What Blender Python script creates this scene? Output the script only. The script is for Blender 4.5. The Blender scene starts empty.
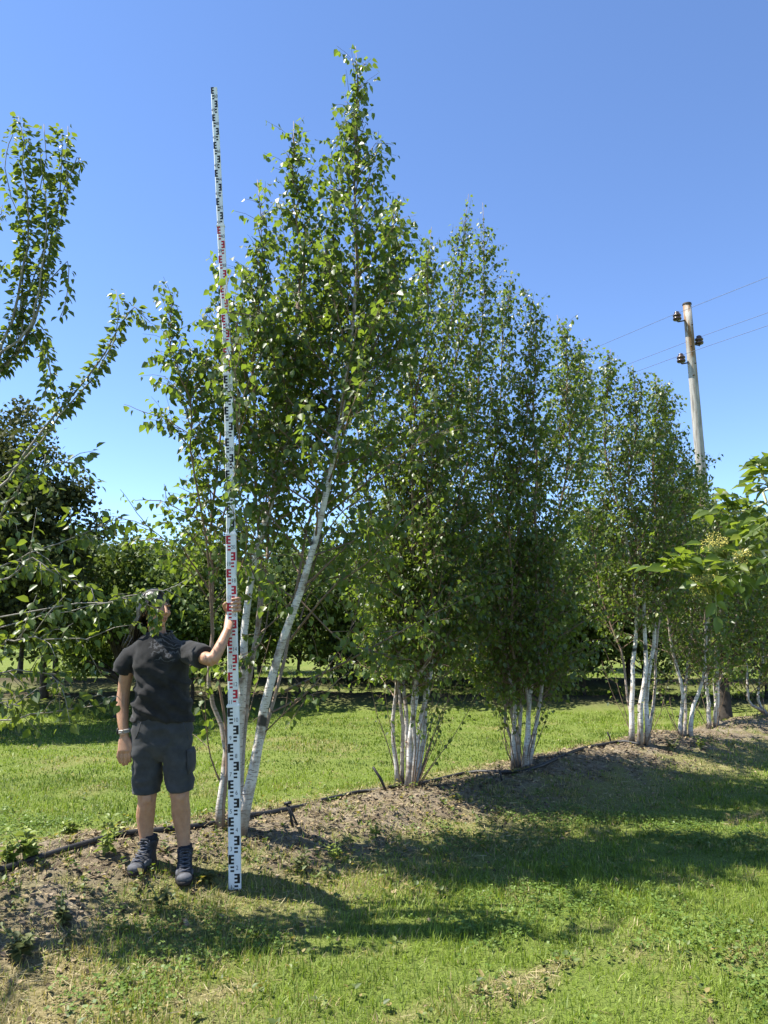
import bpy, math, random
import numpy as np
from mathutils import Vector, Matrix, noise as mnoise

random.seed(7)
rng = np.random.default_rng(7)
SC = bpy.context.scene
COL = SC.collection

# ------------------------------------------------------------------ camera, sky, sun, exposure
CAM_Z = 1.50
PITCH = math.radians(9.06)
FPX = 740.0
cam_d = bpy.data.cameras.new('camera')
cam_d.sensor_fit = 'VERTICAL'
cam_d.sensor_height = 36.0
cam_d.lens = 36.0 * FPX / 1024.0
cam_d.clip_start = 0.05
cam_d.clip_end = 2000
cam = bpy.data.objects.new('camera', cam_d)
cam.location = (0, 0, CAM_Z)
cam.rotation_euler = (math.pi / 2 + PITCH, 0, 0)
COL.objects.link(cam)
SC.camera = cam

SUN_EL = math.radians(59)
SUN_AZ = math.atan2(-0.99, 0.05)           # measured from +Y towards +X: the sun stands to the left
sun_vec = Vector((math.sin(SUN_AZ) * math.cos(SUN_EL), math.cos(SUN_AZ) * math.cos(SUN_EL), math.sin(SUN_EL)))
world = bpy.data.worlds.new('World')
SC.world = world
world.use_nodes = True
wn = world.node_tree
wn.nodes.clear()
sky = wn.nodes.new('ShaderNodeTexSky')
sky.sky_type = 'NISHITA'
sky.sun_disc = False
sky.sun_elevation = SUN_EL
sky.sun_rotation = SUN_AZ
sky.air_density = 0.72
sky.dust_density = 0.0
sky.ozone_density = 2.8
hsv = wn.nodes.new('ShaderNodeHueSaturation')
hsv.inputs['Saturation'].default_value = 1.07
hsv.inputs['Hue'].default_value = 0.504
bg = wn.nodes.new('ShaderNodeBackground')
bg.inputs['Strength'].default_value = 0.126
wout = wn.nodes.new('ShaderNodeOutputWorld')
wn.links.new(sky.outputs[0], hsv.inputs['Color'])
wn.links.new(hsv.outputs[0], bg.inputs['Color'])
wn.links.new(bg.outputs[0], wout.inputs['Surface'])

sun_d = bpy.data.lights.new('sun', 'SUN')
sun_d.energy = 5.0
sun_d.angle = math.radians(0.5)
sun_d.color = (1.0, 0.95, 0.86)
sun = bpy.data.objects.new('sun', sun_d)
sun.rotation_euler = sun_vec.to_track_quat('Z', 'Y').to_euler()
sun.location = (-20, 6, 30)
COL.objects.link(sun)

SC.view_settings.view_transform = 'Standard'
SC.view_settings.look = 'None'
SC.view_settings.gamma = 1.0
SC.view_settings.exposure = 1.30
SC.cycles.max_bounces = 5
SC.cycles.diffuse_bounces = 2
SC.cycles.transmission_bounces = 4
SC.cycles.transparent_max_bounces = 4
SC.cycles.caustics_reflective = False
SC.cycles.caustics_refractive = False

# ------------------------------------------------------------------ small maths
def smooth(a, b, x):
    t = np.clip((x - a) / (b - a), 0, 1)
    return t * t * (3 - 2 * t)

_perm = np.random.default_rng(3).random((256, 256))
def vnoise(x, y):
    xi = np.floor(x).astype(int); yi = np.floor(y).astype(int)
    fx = x - xi; fy = y - yi
    fx = fx * fx * (3 - 2 * fx); fy = fy * fy * (3 - 2 * fy)
    a = _perm[xi & 255, yi & 255]; b = _perm[(xi + 1) & 255, yi & 255]
    c = _perm[xi & 255, (yi + 1) & 255]; d = _perm[(xi + 1) & 255, (yi + 1) & 255]
    return (a * (1 - fx) + b * fx) * (1 - fy) + (c * (1 - fx) + d * fx) * fy
def fbm(x, y, o=4):
    s = 0; a = 0.5
    for i in range(o):
        s = s + a * vnoise(x + 17.3 * i, y - 9.1 * i); x = x * 2.03; y = y * 2.03; a *= 0.5
    return s / (1 - 0.5 ** o)

def ray(px, py):
    u = (px - 384) / FPX; v = (512 - py) / FPX
    return np.array([u, math.cos(PITCH) - v * math.sin(PITCH), math.sin(PITCH) + v * math.cos(PITCH)])
def P(px, py, Y):
    r = ray(px, py)
    return np.array([0, 0, CAM_Z]) + r * (Y / r[1])

# ------------------------------------------------------------------ the lie of the land
R0 = np.array([-1.12, 5.25]); RU = np.array([0.742, 0.670]); RN = np.array([0.670, -0.742])
def row_sd(x, y):
    return (x - R0[0]) * RU[0] + (y - R0[1]) * RU[1], (x - R0[0]) * RN[0] + (y - R0[1]) * RN[1]
def row2_d(x, y): return y - (15.6 + 0.05 * x)
def row3_d(x, y): return y - (20.5 + 0.05 * x)
def soil_mask(x, y):
    s, d = row_sd(x, y)
    n1 = fbm(x * 1.3 + 5, y * 1.3, 3); n2 = fbm(x * 6, y * 6 + 3, 3)
    left = smooth(1.6, -0.6, s)
    wn_ = 0.20 + 0.16 * smooth(1.8, .4, s) * smooth(-2.6, -.8, s) + 0.62 * n1 + 0.40 * (n2 - 0.5) * 2
    wf = 0.30 + 0.32 * n1 + 0.22 * (n2 - 0.5) * 2
    near = smooth(wn_ + 0.28, wn_ - 0.22, d)
    far = smooth(wf + 0.25, wf - 0.2, -d)
    m = np.where(d > 0, near, far)
    m2 = smooth(0.95, 0.45, np.abs(row2_d(x, y)) + 0.5 * (n1 - 0.5))
    m3 = smooth(0.95, 0.45, np.abs(row3_d(x, y)) + 0.5 * (n1 - 0.5))
    return np.maximum(m, np.maximum(m2, m3))
def dry_mask(x, y):
    s, d = row_sd(x, y)
    n = fbm(x * 1.1, y * 1.1 + 7, 3); n2 = fbm(x * 4, y * 4 + 17, 3)
    left = smooth(-0.55, -1.3, s + 0.7 * (n - .5)) * smooth(2.6, 1.5, d + 0.9 * (n - 0.5)) * smooth(0.2, 0.7, d)
    band = smooth(1.75, 0.9, np.where(d > 0, d, -d * 1.35) + 0.5 * (n - 0.5)) * 0.62
    spots = smooth(0.62, 0.76, n) * 0.35 + smooth(0.62, 0.72, n2) * 0.22
    thatch = smooth(.58, .74, fbm(s * .8 + 11, d * 3.6 + 2, 4)) * smooth(.9, 1.6, d) * .75
    return np.clip(np.maximum(np.maximum(left, band), np.maximum(spots, thatch)), 0, 1)
def gz(x, y):
    x = np.asarray(x, float); y = np.asarray(y, float)
    s, d = row_sd(x, y)
    k = np.where(np.abs(s) < 40, 1.0, 0.0)
    z = 0.20 * np.exp(-(d / 0.72) ** 2) * (0.75 + 0.5 * vnoise(s * 0.8 + 3, d * 0.3)) * k
    far = smooth(60, 30, np.hypot(x, y))
    z = z + 0.26 * np.exp(-(row2_d(x, y) / 0.75) ** 2) * far + 0.22 * np.exp(-(row3_d(x, y) / 0.8) ** 2) * far
    z = z + (fbm(x * 0.7, y * 0.7, 2) - 0.5) * 0.05
    z = z + (fbm(x * 5, y * 5, 3) - 0.5) * 0.03
    m = soil_mask(x, y)
    z = z + m * ((fbm(x * 14, y * 14, 3) - 0.5) * 0.06 + (fbm(x * 3.2 + 9, y * 3.2, 2) - 0.5) * 0.07)
    return z
def gz1(x, y): return float(gz(np.array([x]), np.array([y]))[0])
def ground_hit(px, py):
    r = ray(px, py); Y = 2.0
    best = 2.0
    while Y < 60:
        p = P(px, py, Y)
        if p[2] <= gz1(p[0], p[1]): best = Y; break
        Y += 0.02
    p = P(px, py, best)
    return np.array([p[0], p[1], gz1(p[0], p[1])])

# ------------------------------------------------------------------ object helpers
def tag(o, label=None, cat=None, group=None, kind=None):
    if label: o['label'] = label
    if cat: o['category'] = cat
    if group: o['group'] = group
    if kind: o['kind'] = kind
    return o
def empty(name, loc, label, cat, group=None):
    o = bpy.data.objects.new(name, None)
    o.location = tuple(float(v) for v in loc); o.empty_display_size = 0.1
    COL.objects.link(o)
    return tag(o, label, cat, group)
def link(name, me, mat=None, parent=None, loc=(0, 0, 0)):
    if mat is not None and not me.materials: me.materials.append(mat)
    o = bpy.data.objects.new(name, me); COL.objects.link(o)
    o.location = tuple(float(v) for v in loc)
    if parent is not None: o.parent = parent
    return o
def mesh_np(name, V, F, sm=True, attr=None, mat=None):
    """V (n,3); F list of (m,k) int arrays."""
    me = bpy.data.meshes.new(name)
    V = np.asarray(V, np.float32)
    F = [np.asarray(f, np.int32) for f in F if len(f)]
    me.vertices.add(len(V)); me.vertices.foreach_set('co', V.ravel())
    li = np.concatenate([f.ravel() for f in F]); tot = np.concatenate([np.full(len(f), f.shape[1], np.int32) for f in F])
    st = np.concatenate([[0], np.cumsum(tot)[:-1]]).astype(np.int32)
    me.loops.add(len(li)); me.loops.foreach_set('vertex_index', li)
    me.polygons.add(len(tot)); me.polygons.foreach_set('loop_start', st); me.polygons.foreach_set('loop_total', tot)
    me.polygons.foreach_set('use_smooth', np.full(len(tot), sm))
    if attr is not None:
        for k, A in attr.items():
            A = np.asarray(A, np.float32)
            a = me.attributes.new(k, 'FLOAT_COLOR', 'POINT')
            if A.shape[1] == 3: A = np.concatenate([A, np.ones((len(A), 1), np.float32)], 1)
            a.data.foreach_set('color', A.ravel())
    me.update(calc_edges=True)
    if mat: me.materials.append(mat)
    return me

class MB:
    """gathers shapes into one mesh"""
    def __init__(s): s.v = []; s.f3 = []; s.f4 = []; s.n = 0; s.c = []
    def add(s, V, f3=None, f4=None, col=None):
        V = np.asarray(V, float)
        s.v.append(V)
        if f3 is not None and len(f3): s.f3.append(np.asarray(f3, int) + s.n)
        if f4 is not None and len(f4): s.f4.append(np.asarray(f4, int) + s.n)
        if col is not None: s.c.append(np.asarray(col, float))
        s.n += len(V)
    def mesh(s, name, sm=True, mat=None, off=(0, 0, 0), attr=None):
        F = []
        if s.f3: F.append(np.concatenate(s.f3))
        if s.f4: F.append(np.concatenate(s.f4))
        A = {attr: np.concatenate(s.c)} if attr and s.c else None
        return mesh_np(name, np.concatenate(s.v) - np.asarray(off), F, sm, A, mat)
    def tube(s, pts, rad, n=6, cap=True, rcol=False, flat=None):
        pts = np.asarray(pts, float); m = len(pts)
        rad = np.broadcast_to(np.asarray(rad, float), (m,))
        t = np.gradient(pts, axis=0); t /= np.linalg.norm(t, axis=1)[:, None] + 1e-9
        ref = np.array([1.0, 0.13, 0.07]) if abs(t[:, 0]).mean() < 0.8 else np.array([0.1, 1.0, 0.05])
        a = np.cross(t, ref); a /= np.linalg.norm(a, axis=1)[:, None] + 1e-9
        b = np.cross(t, a)
        th = np.arange(n) * 2 * math.pi / n
        V = pts[:, None, :] + rad[:, None, None] * (np.cos(th)[None, :, None] * a[:, None, :] + np.sin(th)[None, :, None] * b[:, None, :])
        V = V.reshape(-1, 3)
        i = np.arange(m - 1)[:, None] * n; j = np.arange(n)[None, :]; k = (j + 1) % n
        q = np.stack([i + j, i + k, i + n + k, i + n + j], -1).reshape(-1, 4)
        f3 = None
        if cap:
            V = np.concatenate([V, pts[:1], pts[-1:]])
            f3 = [[m * n, (j + 1) % n, j] for j in range(n)] + [[m * n + 1, (m - 1) * n + j, (m - 1) * n + (j + 1) % n] for j in range(n)]
        col = None
        if rcol:
            col = np.repeat(rad, n)
            if cap: col = np.concatenate([col, rad[:1], rad[-1:]])
            col = np.stack([col * 10] * 3, 1)
        s.add(V, f3, q, col)
    def loft(s, rings):
        """rings: list of (k,3) arrays with the same k; ends closed"""
        n = len(rings[0]); m = len(rings)
        V = np.concatenate(rings + [np.mean(rings[0], 0)[None], np.mean(rings[-1], 0)[None]])
        i = np.arange(m - 1)[:, None] * n; j = np.arange(n)[None, :]; k = (j + 1) % n
        q = np.stack([i + j, i + k, i + n + k, i + n + j], -1).reshape(-1, 4)
        f3 = [[m * n, (j + 1) % n, j] for j in range(n)] + [[m * n + 1, (m - 1) * n + j, (m - 1) * n + (j + 1) % n] for j in range(n)]
        s.add(V, f3, q)
    def ball(s, c, r, M=None, nu=14, nv=9):
        th = np.linspace(0, math.pi, nv); ph = np.arange(nu) * 2 * math.pi / nu
        V = np.stack([np.sin(th)[:, None] * np.cos(ph), np.sin(th)[:, None] * np.sin(ph), np.cos(th)[:, None] * np.ones(nu)], -1).reshape(-1, 3) * np.asarray(r)
        if M is not None: V = V @ np.asarray(M).T
        V = V + np.asarray(c)
        i = np.arange(nv - 1)[:, None] * nu; j = np.arange(nu)[None, :]; k = (j + 1) % nu
        s.add(V, None, np.stack([i + j, i + nu + j, i + nu + k, i + k], -1).reshape(-1, 4))
    def box(s, c, ax, ay, az):
        """centre and three half-axis vectors"""
        c, ax, ay, az = [np.asarray(q, float) for q in (c, ax, ay, az)]
        V = [c + i * ax + j * ay + k * az for k in (-1, 1) for j in (-1, 1) for i in (-1, 1)]
        s.add(V, None, [[0, 2, 3, 1], [4, 5, 7, 6], [0, 1, 5, 4], [2, 6, 7, 3], [0, 4, 6, 2], [1, 3, 7, 5]])

def resample(pts, n):
    """smooth polyline (Catmull-Rom) with n points"""
    pts = np.asarray(pts, float)
    if len(pts) == 2:
        t = np.linspace(0, 1, n)[:, None]; return pts[0] * (1 - t) + pts[1] * t
    ext = np.concatenate([[2 * pts[0] - pts[1]], pts, [2 * pts[-1] - pts[-2]]])
    out = []
    for u in np.linspace(0, len(pts) - 1 - 1e-6, n):
        i = int(u); t = u - i
        p0, p1, p2, p3 = ext[i], ext[i + 1], ext[i + 2], ext[i + 3]
        out.append(0.5 * (2 * p1 + (p2 - p0) * t + (2 * p0 - 5 * p1 + 4 * p2 - p3) * t * t + (3 * p1 - p0 - 3 * p2 + p3) * t ** 3))
    return np.array(out)
def unit(v): return v / (np.linalg.norm(v, axis=-1, keepdims=True) + 1e-9)

# ------------------------------------------------------------------ materials
def nodes(name):
    m = bpy.data.materials.new(name); m.use_nodes = True
    nt = m.node_tree; nt.nodes.clear()
    out = nt.nodes.new('ShaderNodeOutputMaterial')
    return m, nt, out
def N(nt, t, **kw):
    n = nt.nodes.new(t)
    for k, v in kw.items(): setattr(n, k, v)
    return n
def noise_n(nt, scale, detail=4, rough=0.6, vec=None, map_scale=None, coord='Object'):
    tc = N(nt, 'ShaderNodeTexCoord'); n = N(nt, 'ShaderNodeTexNoise')
    n.inputs['Scale'].default_value = scale; n.inputs['Detail'].default_value = detail; n.inputs['Roughness'].default_value = rough
    src = tc.outputs[coord]
    if map_scale:
        mp = N(nt, 'ShaderNodeMapping'); mp.inputs['Scale'].default_value = map_scale
        nt.links.new(src, mp.inputs['Vector']); src = mp.outputs[0]
    nt.links.new(src, n.inputs['Vector'])
    return n.outputs['Fac']
def ramp(nt, fac, stops):
    r = N(nt, 'ShaderNodeValToRGB')
    e = r.color_ramp.elements
    while len(e) < len(stops): e.new(0.5)
    for q, (p, c) in zip(e, stops):
        q.position = p; q.color = (c[0], c[1], c[2], 1) if not np.isscalar(c) else (c, c, c, 1)
    nt.links.new(fac, r.inputs['Fac'])
    return r.outputs['Color']
def mix(nt, fac, a, b, mode='MIX'):
    m = N(nt, 'ShaderNodeMix', data_type='RGBA', blend_type=mode)
    for v, i in ((fac, 0), (a, 6), (b, 7)):
        if isinstance(v, (int, float)): m.inputs[i].default_value = v
        elif isinstance(v, tuple): m.inputs[i].default_value = (*v[:3], 1)
        else: nt.links.new(v, m.inputs[i])
    return m.outputs[2]
def bump(nt, h, strength=0.3, dist=0.01):
    b = N(nt, 'ShaderNodeBump'); b.inputs['Strength'].default_value = strength; b.inputs['Distance'].default_value = dist
    nt.links.new(h, b.inputs['Height']); return b.outputs[0]
def princ(nt, out, color, rough=0.6, spec=0.5, normal=None, metal=0.0, sheen=0.0):
    p = N(nt, 'ShaderNodeBsdfPrincipled')
    if isinstance(color, tuple): p.inputs['Base Color'].default_value = (*color, 1)
    else: nt.links.new(color, p.inputs['Base Color'])
    if isinstance(rough, (int, float)): p.inputs['Roughness'].default_value = rough
    else: nt.links.new(rough, p.inputs['Roughness'])
    p.inputs['Specular IOR Level'].default_value = spec
    p.inputs['Metallic'].default_value = metal
    p.inputs['Sheen Weight'].default_value = sheen
    if normal is not None: nt.links.new(normal, p.inputs['Normal'])
    if out is not None: nt.links.new(p.outputs[0], out.inputs['Surface'])
    return p
def simple(name, c, rough=0.6, spec=0.4, var=0.25, scale=30, bstr=0.15):
    m, nt, out = nodes(name)
    f = noise_n(nt, scale)
    col = ramp(nt, f, [(0.3, tuple(v * (1 - var) for v in c)), (0.7, tuple(min(1, v * (1 + var)) for v in c))])
    princ(nt, out, col, rough, spec, bump(nt, f, bstr, 0.004))
    return m
def leaf_mat(name, dark, light, yellow, under, rough=0.42, trans=0.34, tcol=(0.16, 0.26, 0.03), spec=0.5, use_attr=True):
    m, nt, out = nodes(name)
    if use_attr:
        a = N(nt, 'ShaderNodeAttribute'); a.attribute_name = 'tint'
        sep = N(nt, 'ShaderNodeSeparateColor'); nt.links.new(a.outputs['Color'], sep.inputs[0])
        t1, t2 = sep.outputs[0], sep.outputs[1]
    else:
        oi = N(nt, 'ShaderNodeObjectInfo'); t1 = oi.outputs['Random']
        ma = N(nt, 'ShaderNodeMath', operation='MULTIPLY'); ma.inputs[1].default_value = 7.31
        fr = N(nt, 'ShaderNodeMath', operation='FRACT')
        nt.links.new(t1, ma.inputs[0]); nt.links.new(ma.outputs[0], fr.inputs[0]); t2 = fr.outputs[0]
    c = mix(nt, t1, dark, light)
    yf = N(nt, 'ShaderNodeMapRange'); yf.inputs['From Min'].default_value = 0.82; yf.inputs['From Max'].default_value = 1.0
    nt.links.new(t2, yf.inputs['Value'])
    c = mix(nt, yf.outputs[0], c, yellow)
    g = N(nt, 'ShaderNodeNewGeometry')
    c = mix(nt, g.outputs['Backfacing'], c, under)
    if name.startswith(('elder', 'fruit')):
        c = mix(nt, ramp(nt, noise_n(nt, 70, 4, .7), [(.50, 0.), (.75, .55)]), c, tuple(v * 1.6 for v in light))
        c = mix(nt, ramp(nt, noise_n(nt, 38, 3, .6), [(.66, 0.), (.72, .7)]), c, (.10, .075, .03))
    p = princ(nt, None, c, rough, spec)
    tr = N(nt, 'ShaderNodeBsdfTranslucent')
    tc = mix(nt, 0.65, c, tcol); nt.links.new(tc, tr.inputs['Color'])
    ms = N(nt, 'ShaderNodeMixShader'); ms.inputs[0].default_value = trans
    nt.links.new(p.outputs[0], ms.inputs[1]); nt.links.new(tr.outputs[0], ms.inputs[2])
    nt.links.new(ms.outputs[0], out.inputs['Surface'])
    return m

M = {}
for ua in (True, False):
    sfx = '' if ua else '_single'
    M['birch_leaf' + sfx] = leaf_mat('birch_leaf' + sfx, (0.020, 0.043, 0.006), (0.084, 0.132, 0.019), (0.21, 0.24, 0.03), (0.080, 0.114, 0.027), 0.44, 0.42, (0.31, 0.44, 0.03), 0.6, ua)
    M['fruit_leaf' + sfx] = leaf_mat('fruit_leaf' + sfx, (0.024, 0.050, 0.010), (0.074, 0.122, 0.026), (0.18, 0.22, 0.03), (0.085, 0.115, 0.036), 0.42, 0.38, (0.32, 0.42, 0.02), 0.5, ua)
    M['elder_leaf' + sfx] = leaf_mat('elder_leaf' + sfx, (0.036, 0.066, 0.009), (0.090, 0.138, 0.018), (0.19, 0.22, 0.03), (0.08, 0.12, 0.035), 0.42, 0.45, (0.30, 0.40, 0.02), 0.45, ua)
M['bg_leaf'] = leaf_mat('bg_leaf', (0.038, 0.068, 0.013), (0.110, 0.165, 0.030), (0.17, 0.20, 0.03), (0.075, 0.11, 0.032), 0.55, 0.28, (0.2, 0.28, 0.03), 0.3)
M['bg_leaf_bright'] = leaf_mat('bg_leaf_bright', (0.055, 0.095, 0.015), (0.11, 0.165, 0.025), (0.20, 0.23, 0.03), (0.10, 0.14, 0.04), 0.5, 0.32, (0.24, 0.34, 0.03), 0.4)
M['bg_leaf_olive'] = leaf_mat('bg_leaf_olive', (0.032, 0.042, 0.011), (0.075, 0.085, 0.024), (0.13, 0.13, 0.04), (0.07, 0.08, 0.03), 0.6, 0.22, (0.14, 0.17, 0.03), 0.15)
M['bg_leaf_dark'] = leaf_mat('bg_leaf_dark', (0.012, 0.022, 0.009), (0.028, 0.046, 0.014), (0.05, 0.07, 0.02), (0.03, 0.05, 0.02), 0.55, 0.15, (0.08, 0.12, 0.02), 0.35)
M['weed_leaf'] = leaf_mat('weed_leaf', (0.13, 0.19, 0.025), (0.24, 0.29, 0.05), (0.34, 0.33, 0.07), (0.14, 0.19, 0.06), 0.5, 0.35, (0.30, 0.38, 0.04), 0.4)
M['dull_weed_leaf'] = leaf_mat('dull_weed_leaf', (0.05, 0.07, 0.02), (0.13, 0.14, 0.05), (0.26, 0.21, 0.08), (0.12, 0.13, 0.06), 0.6, 0.25, (0.2, 0.22, 0.05), 0.3)

def bark_birch():
    m, nt, out = nodes('birch_bark')
    base = ramp(nt, noise_n(nt, 7, 5, 0.65), [(0.28, (0.12, 0.09, 0.065)), (0.38, (0.38, 0.32, 0.26)), (0.49, (0.63, 0.59, 0.53)), (0.75, (0.76, 0.73, 0.67))])
    fl = noise_n(nt, 9, 4, 0.7, map_scale=(2.2, 2.2, 11))
    l = ramp(nt, fl, [(0.54, 0.0), (0.62, 0.9)])
    c = mix(nt, l, base, (0.16, 0.12, 0.09))
    kn = ramp(nt, noise_n(nt, 5.5, 2, 0.4, map_scale=(1, 1, 1.5)), [(0.63, 0.0), (0.69, 1.0)])
    c = mix(nt, kn, c, (0.05, 0.045, 0.04))
    a = N(nt, 'ShaderNodeAttribute'); a.attribute_name = 'thick'
    tcz = N(nt, 'ShaderNodeTexCoord'); sz_ = N(nt, 'ShaderNodeSeparateXYZ'); nt.links.new(tcz.outputs['Object'], sz_.inputs[0])
    dz = N(nt, 'ShaderNodeMath', operation='ADD'); nn_ = noise_n(nt, 11, 4, .7); ms_ = N(nt, 'ShaderNodeMath', operation='MULTIPLY'); ms_.inputs[1].default_value = .35
    nt.links.new(nn_, ms_.inputs[0]); nt.links.new(sz_.outputs['Z'], dz.inputs[0]); nt.links.new(ms_.outputs[0], dz.inputs[1])
    c = mix(nt, ramp(nt, dz.outputs[0], [(.16, .85), (.40, 0.)]), c, (.13, .095, .065))
    br = ramp(nt, a.outputs['Fac'], [(0.10, (1, 1, 1)), (0.22, (0, 0, 0))])
    c = mix(nt, br, c, (0.22, 0.14, 0.09))
    princ(nt, out, c, 0.6, 0.35, bump(nt, fl, 0.35, 0.006))
    return m
M['birch_bark'] = bark_birch()
M['birch_twig'] = simple('birch_twig', (0.17, 0.115, 0.075), 0.6, 0.35, 0.3, 25)
M['fruit_bark'] = simple('fruit_bark', (0.22, 0.20, 0.165), 0.75, 0.3, 0.45, 22, 0.5)
M['dark_bark'] = simple('dark_bark', (0.055, 0.045, 0.036), 0.85, 0.2, 0.5, 12, 0.6)
M['green_stem'] = simple('green_stem', (0.20, 0.24, 0.08), 0.55, 0.4, 0.3, 25)
M['pale_stem'] = simple('pale_stem', (0.42, 0.40, 0.24), 0.6, 0.3, 0.25, 20)

def mat_ground():
    m, nt, out = nodes('ground_mat')
    a = N(nt, 'ShaderNodeAttribute'); a.attribute_name = 'cover'
    sep = N(nt, 'ShaderNodeSeparateColor'); nt.links.new(a.outputs['Color'], sep.inputs[0])
    n1 = noise_n(nt, 1.1, 5, 0.65); n2 = noise_n(nt, 14, 6, 0.7); n3 = noise_n(nt, 70, 5, 0.7); n4 = noise_n(nt, 4.2, 5, 0.7)
    grass = ramp(nt, n3, [(0.30, (0.045, 0.068, 0.014)), (0.52, (0.125, 0.170, 0.033)), (0.75, (0.23, 0.275, 0.065))])
    grass = mix(nt, ramp(nt, n1, [(0.35, 0.0), (0.7, 0.55)]), grass, (0.17, 0.20, 0.05))
    dry = ramp(nt, n3, [(0.28, (0.085, 0.075, 0.028)), (0.5, (0.22, 0.185, 0.085)), (0.78, (0.40, 0.34, 0.19))])
    soil = ramp(nt, n2, [(0.28, (0.060, 0.045, 0.029)), (0.5, (0.165, 0.130, 0.086)), (0.74, (0.30, 0.248, 0.172))])
    soil = mix(nt, ramp(nt, n3, [(0.33, 0.75), (0.5, 0.0)]), soil, (0.055, 0.042, 0.030))
    soil = mix(nt, ramp(nt, n4, [(0.45, 0.0), (0.7, 0.6)]), soil, (0.35, 0.30, 0.225))
    soil = mix(nt, sep.outputs[2], soil, mix(nt, n2, (0.035, 0.028, 0.020), (0.095, 0.075, 0.052)))  # back-row mounds: darker soil, with some of the tree shade painted in
    c = mix(nt, sep.outputs[1], grass, dry)
    c = mix(nt, sep.outputs[0], c, soil)
    h = N(nt, 'ShaderNodeMath', operation='ADD'); nt.links.new(n2, h.inputs[0]); nt.links.new(n3, h.inputs[1])
    princ(nt, out, c, 0.95, 0.1, bump(nt, h.outputs[0], 0.8, 0.02))
    return m
M['ground'] = mat_ground()
def attr_mat(name, rough=0.5, trans=0.25, spec=0.35, tmul=(1.6, 1.7, 0.6)):
    m, nt, out = nodes(name)
    a = N(nt, 'ShaderNodeAttribute'); a.attribute_name = 'tint'
    p = princ(nt, None, a.outputs['Color'], rough, spec)
    tr = N(nt, 'ShaderNodeBsdfTranslucent')
    nt.links.new(mix(nt, 1.0, a.outputs['Color'], tmul, 'MULTIPLY'), tr.inputs['Color'])
    ms = N(nt, 'ShaderNodeMixShader'); ms.inputs[0].default_value = trans
    nt.links.new(p.outputs[0], ms.inputs[1]); nt.links.new(tr.outputs[0], ms.inputs[2])
    nt.links.new(ms.outputs[0], out.inputs['Surface'])
    return m
M['grass'] = attr_mat('grass_mat', 0.5, 0.30)
M['litter'] = attr_mat('litter_mat', 0.85, 0.0, 0.15)
M['hose'] = simple('hose_mat', (0.022, 0.021, 0.021), 0.55, 0.4, 0.5, 14)
M['black'] = simple('black_plastic', (0.018, 0.017, 0.017), 0.5, 0.4, 0.4, 30)
M['white_rod'] = simple('white_rod_paint', (0.72, 0.73, 0.74), 0.45, 0.4, 0.10, 9)
M['rod_black'] = simple('rod_black_print', (0.012, 0.012, 0.014), 0.5, 0.3, 0.2, 20)
M['rod_red'] = simple('rod_red_print', (0.42, 0.012, 0.03), 0.5, 0.3, 0.1, 20)
M['rod_grey'] = simple('rod_grey_print', (0.10, 0.10, 0.11), 0.5, 0.3, 0.2, 20)

# ------------------------------------------------------------------ ground
def axis_vals(lo, a, b, hi, fine):
    mid = np.arange(a, b, fine)
    def grow(n, span): 
        t = np.linspace(0, 1, n + 1)[1:]
        return span * (0.02 * t + 0.98 * t ** 3.2)
    return np.concatenate([(a - grow(26, a - lo))[::-1], mid, b + grow(26, hi - b)])
gx = axis_vals(-420, -5.0, 8.0, 420, 0.05)
gy = axis_vals(-300, 1.4, 12.5, 900, 0.05)
X, Y_ = np.meshgrid(gx, gy)
xs, ys = X.ravel(), Y_.ravel()
zs = gz(xs, ys)
nx, ny = len(gx), len(gy)
i = np.arange(ny - 1)[:, None] * nx; j = np.arange(nx - 1)[None, :]
Q = np.stack([i + j, i + j + 1, i + nx + j + 1, i + nx + j], -1).reshape(-1, 4)
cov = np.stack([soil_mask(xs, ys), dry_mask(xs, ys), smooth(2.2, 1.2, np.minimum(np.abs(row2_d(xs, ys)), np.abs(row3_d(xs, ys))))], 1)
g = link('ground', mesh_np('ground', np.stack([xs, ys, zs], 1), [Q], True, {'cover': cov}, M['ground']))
tag(g, kind='structure')

# ------------------------------------------------------------------ grass blades and ground litter
def scatter(y0, y1, dens):
    """random points in the wedge the camera covers, with a margin"""
    area = 0; pts = []
    n = int(dens * (y1 - y0) * ((y0 + y1) / 2 * 1.30 + 1.4))
    y = y0 + (y1 - y0) * rng.random(n)
    w0, w1 = y0 * 0.65 + 0.7, y1 * 0.65 + 0.7
    y = y0 + (np.sqrt(w0 ** 2 + (w1 ** 2 - w0 ** 2) * rng.random(n)) - w0) / 0.65
    x = (rng.random(n) * 2 - 1) * (y * 0.65 + 0.7)
    return x, y
GV, GF3, GF4, GC = [], [], [], []
gn = 0
def blades(x, y, hgt, wid, col, lean=0.5):
    global gn
    n = len(x)
    z = gz(x, y) - 0.004
    th = rng.random(n) * 2 * math.pi
    ph = th + math.pi / 2 + rng.normal(0, 0.5, n)
    ln = np.abs(rng.normal(0, lean, n)) + 0.08
    side = np.stack([np.cos(th), np.sin(th), np.zeros(n)], 1) * (wid / 2)[:, None]
    tip = np.stack([np.cos(ph) * ln, np.sin(ph) * ln, 1 / (1 + ln ** 2)], 1)
    b = np.stack([x, y, z], 1)
    mid = b + tip * hgt[:, None] * np.array([0.38, 0.38, 0.62])
    top = b + tip * hgt[:, None]
    V = np.stack([b - side, b + side, mid + side * 0.8, mid - side * 0.8, top], 1).reshape(-1, 3)
    o = gn + np.arange(n)[:, None] * 5
    GF4.append(o + np.array([0, 1, 2, 3])); GF3.append(o + np.array([3, 2, 4]))
    GV.append(V); GC.append(np.repeat(col, 5, axis=0))
    gn += n * 5
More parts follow.
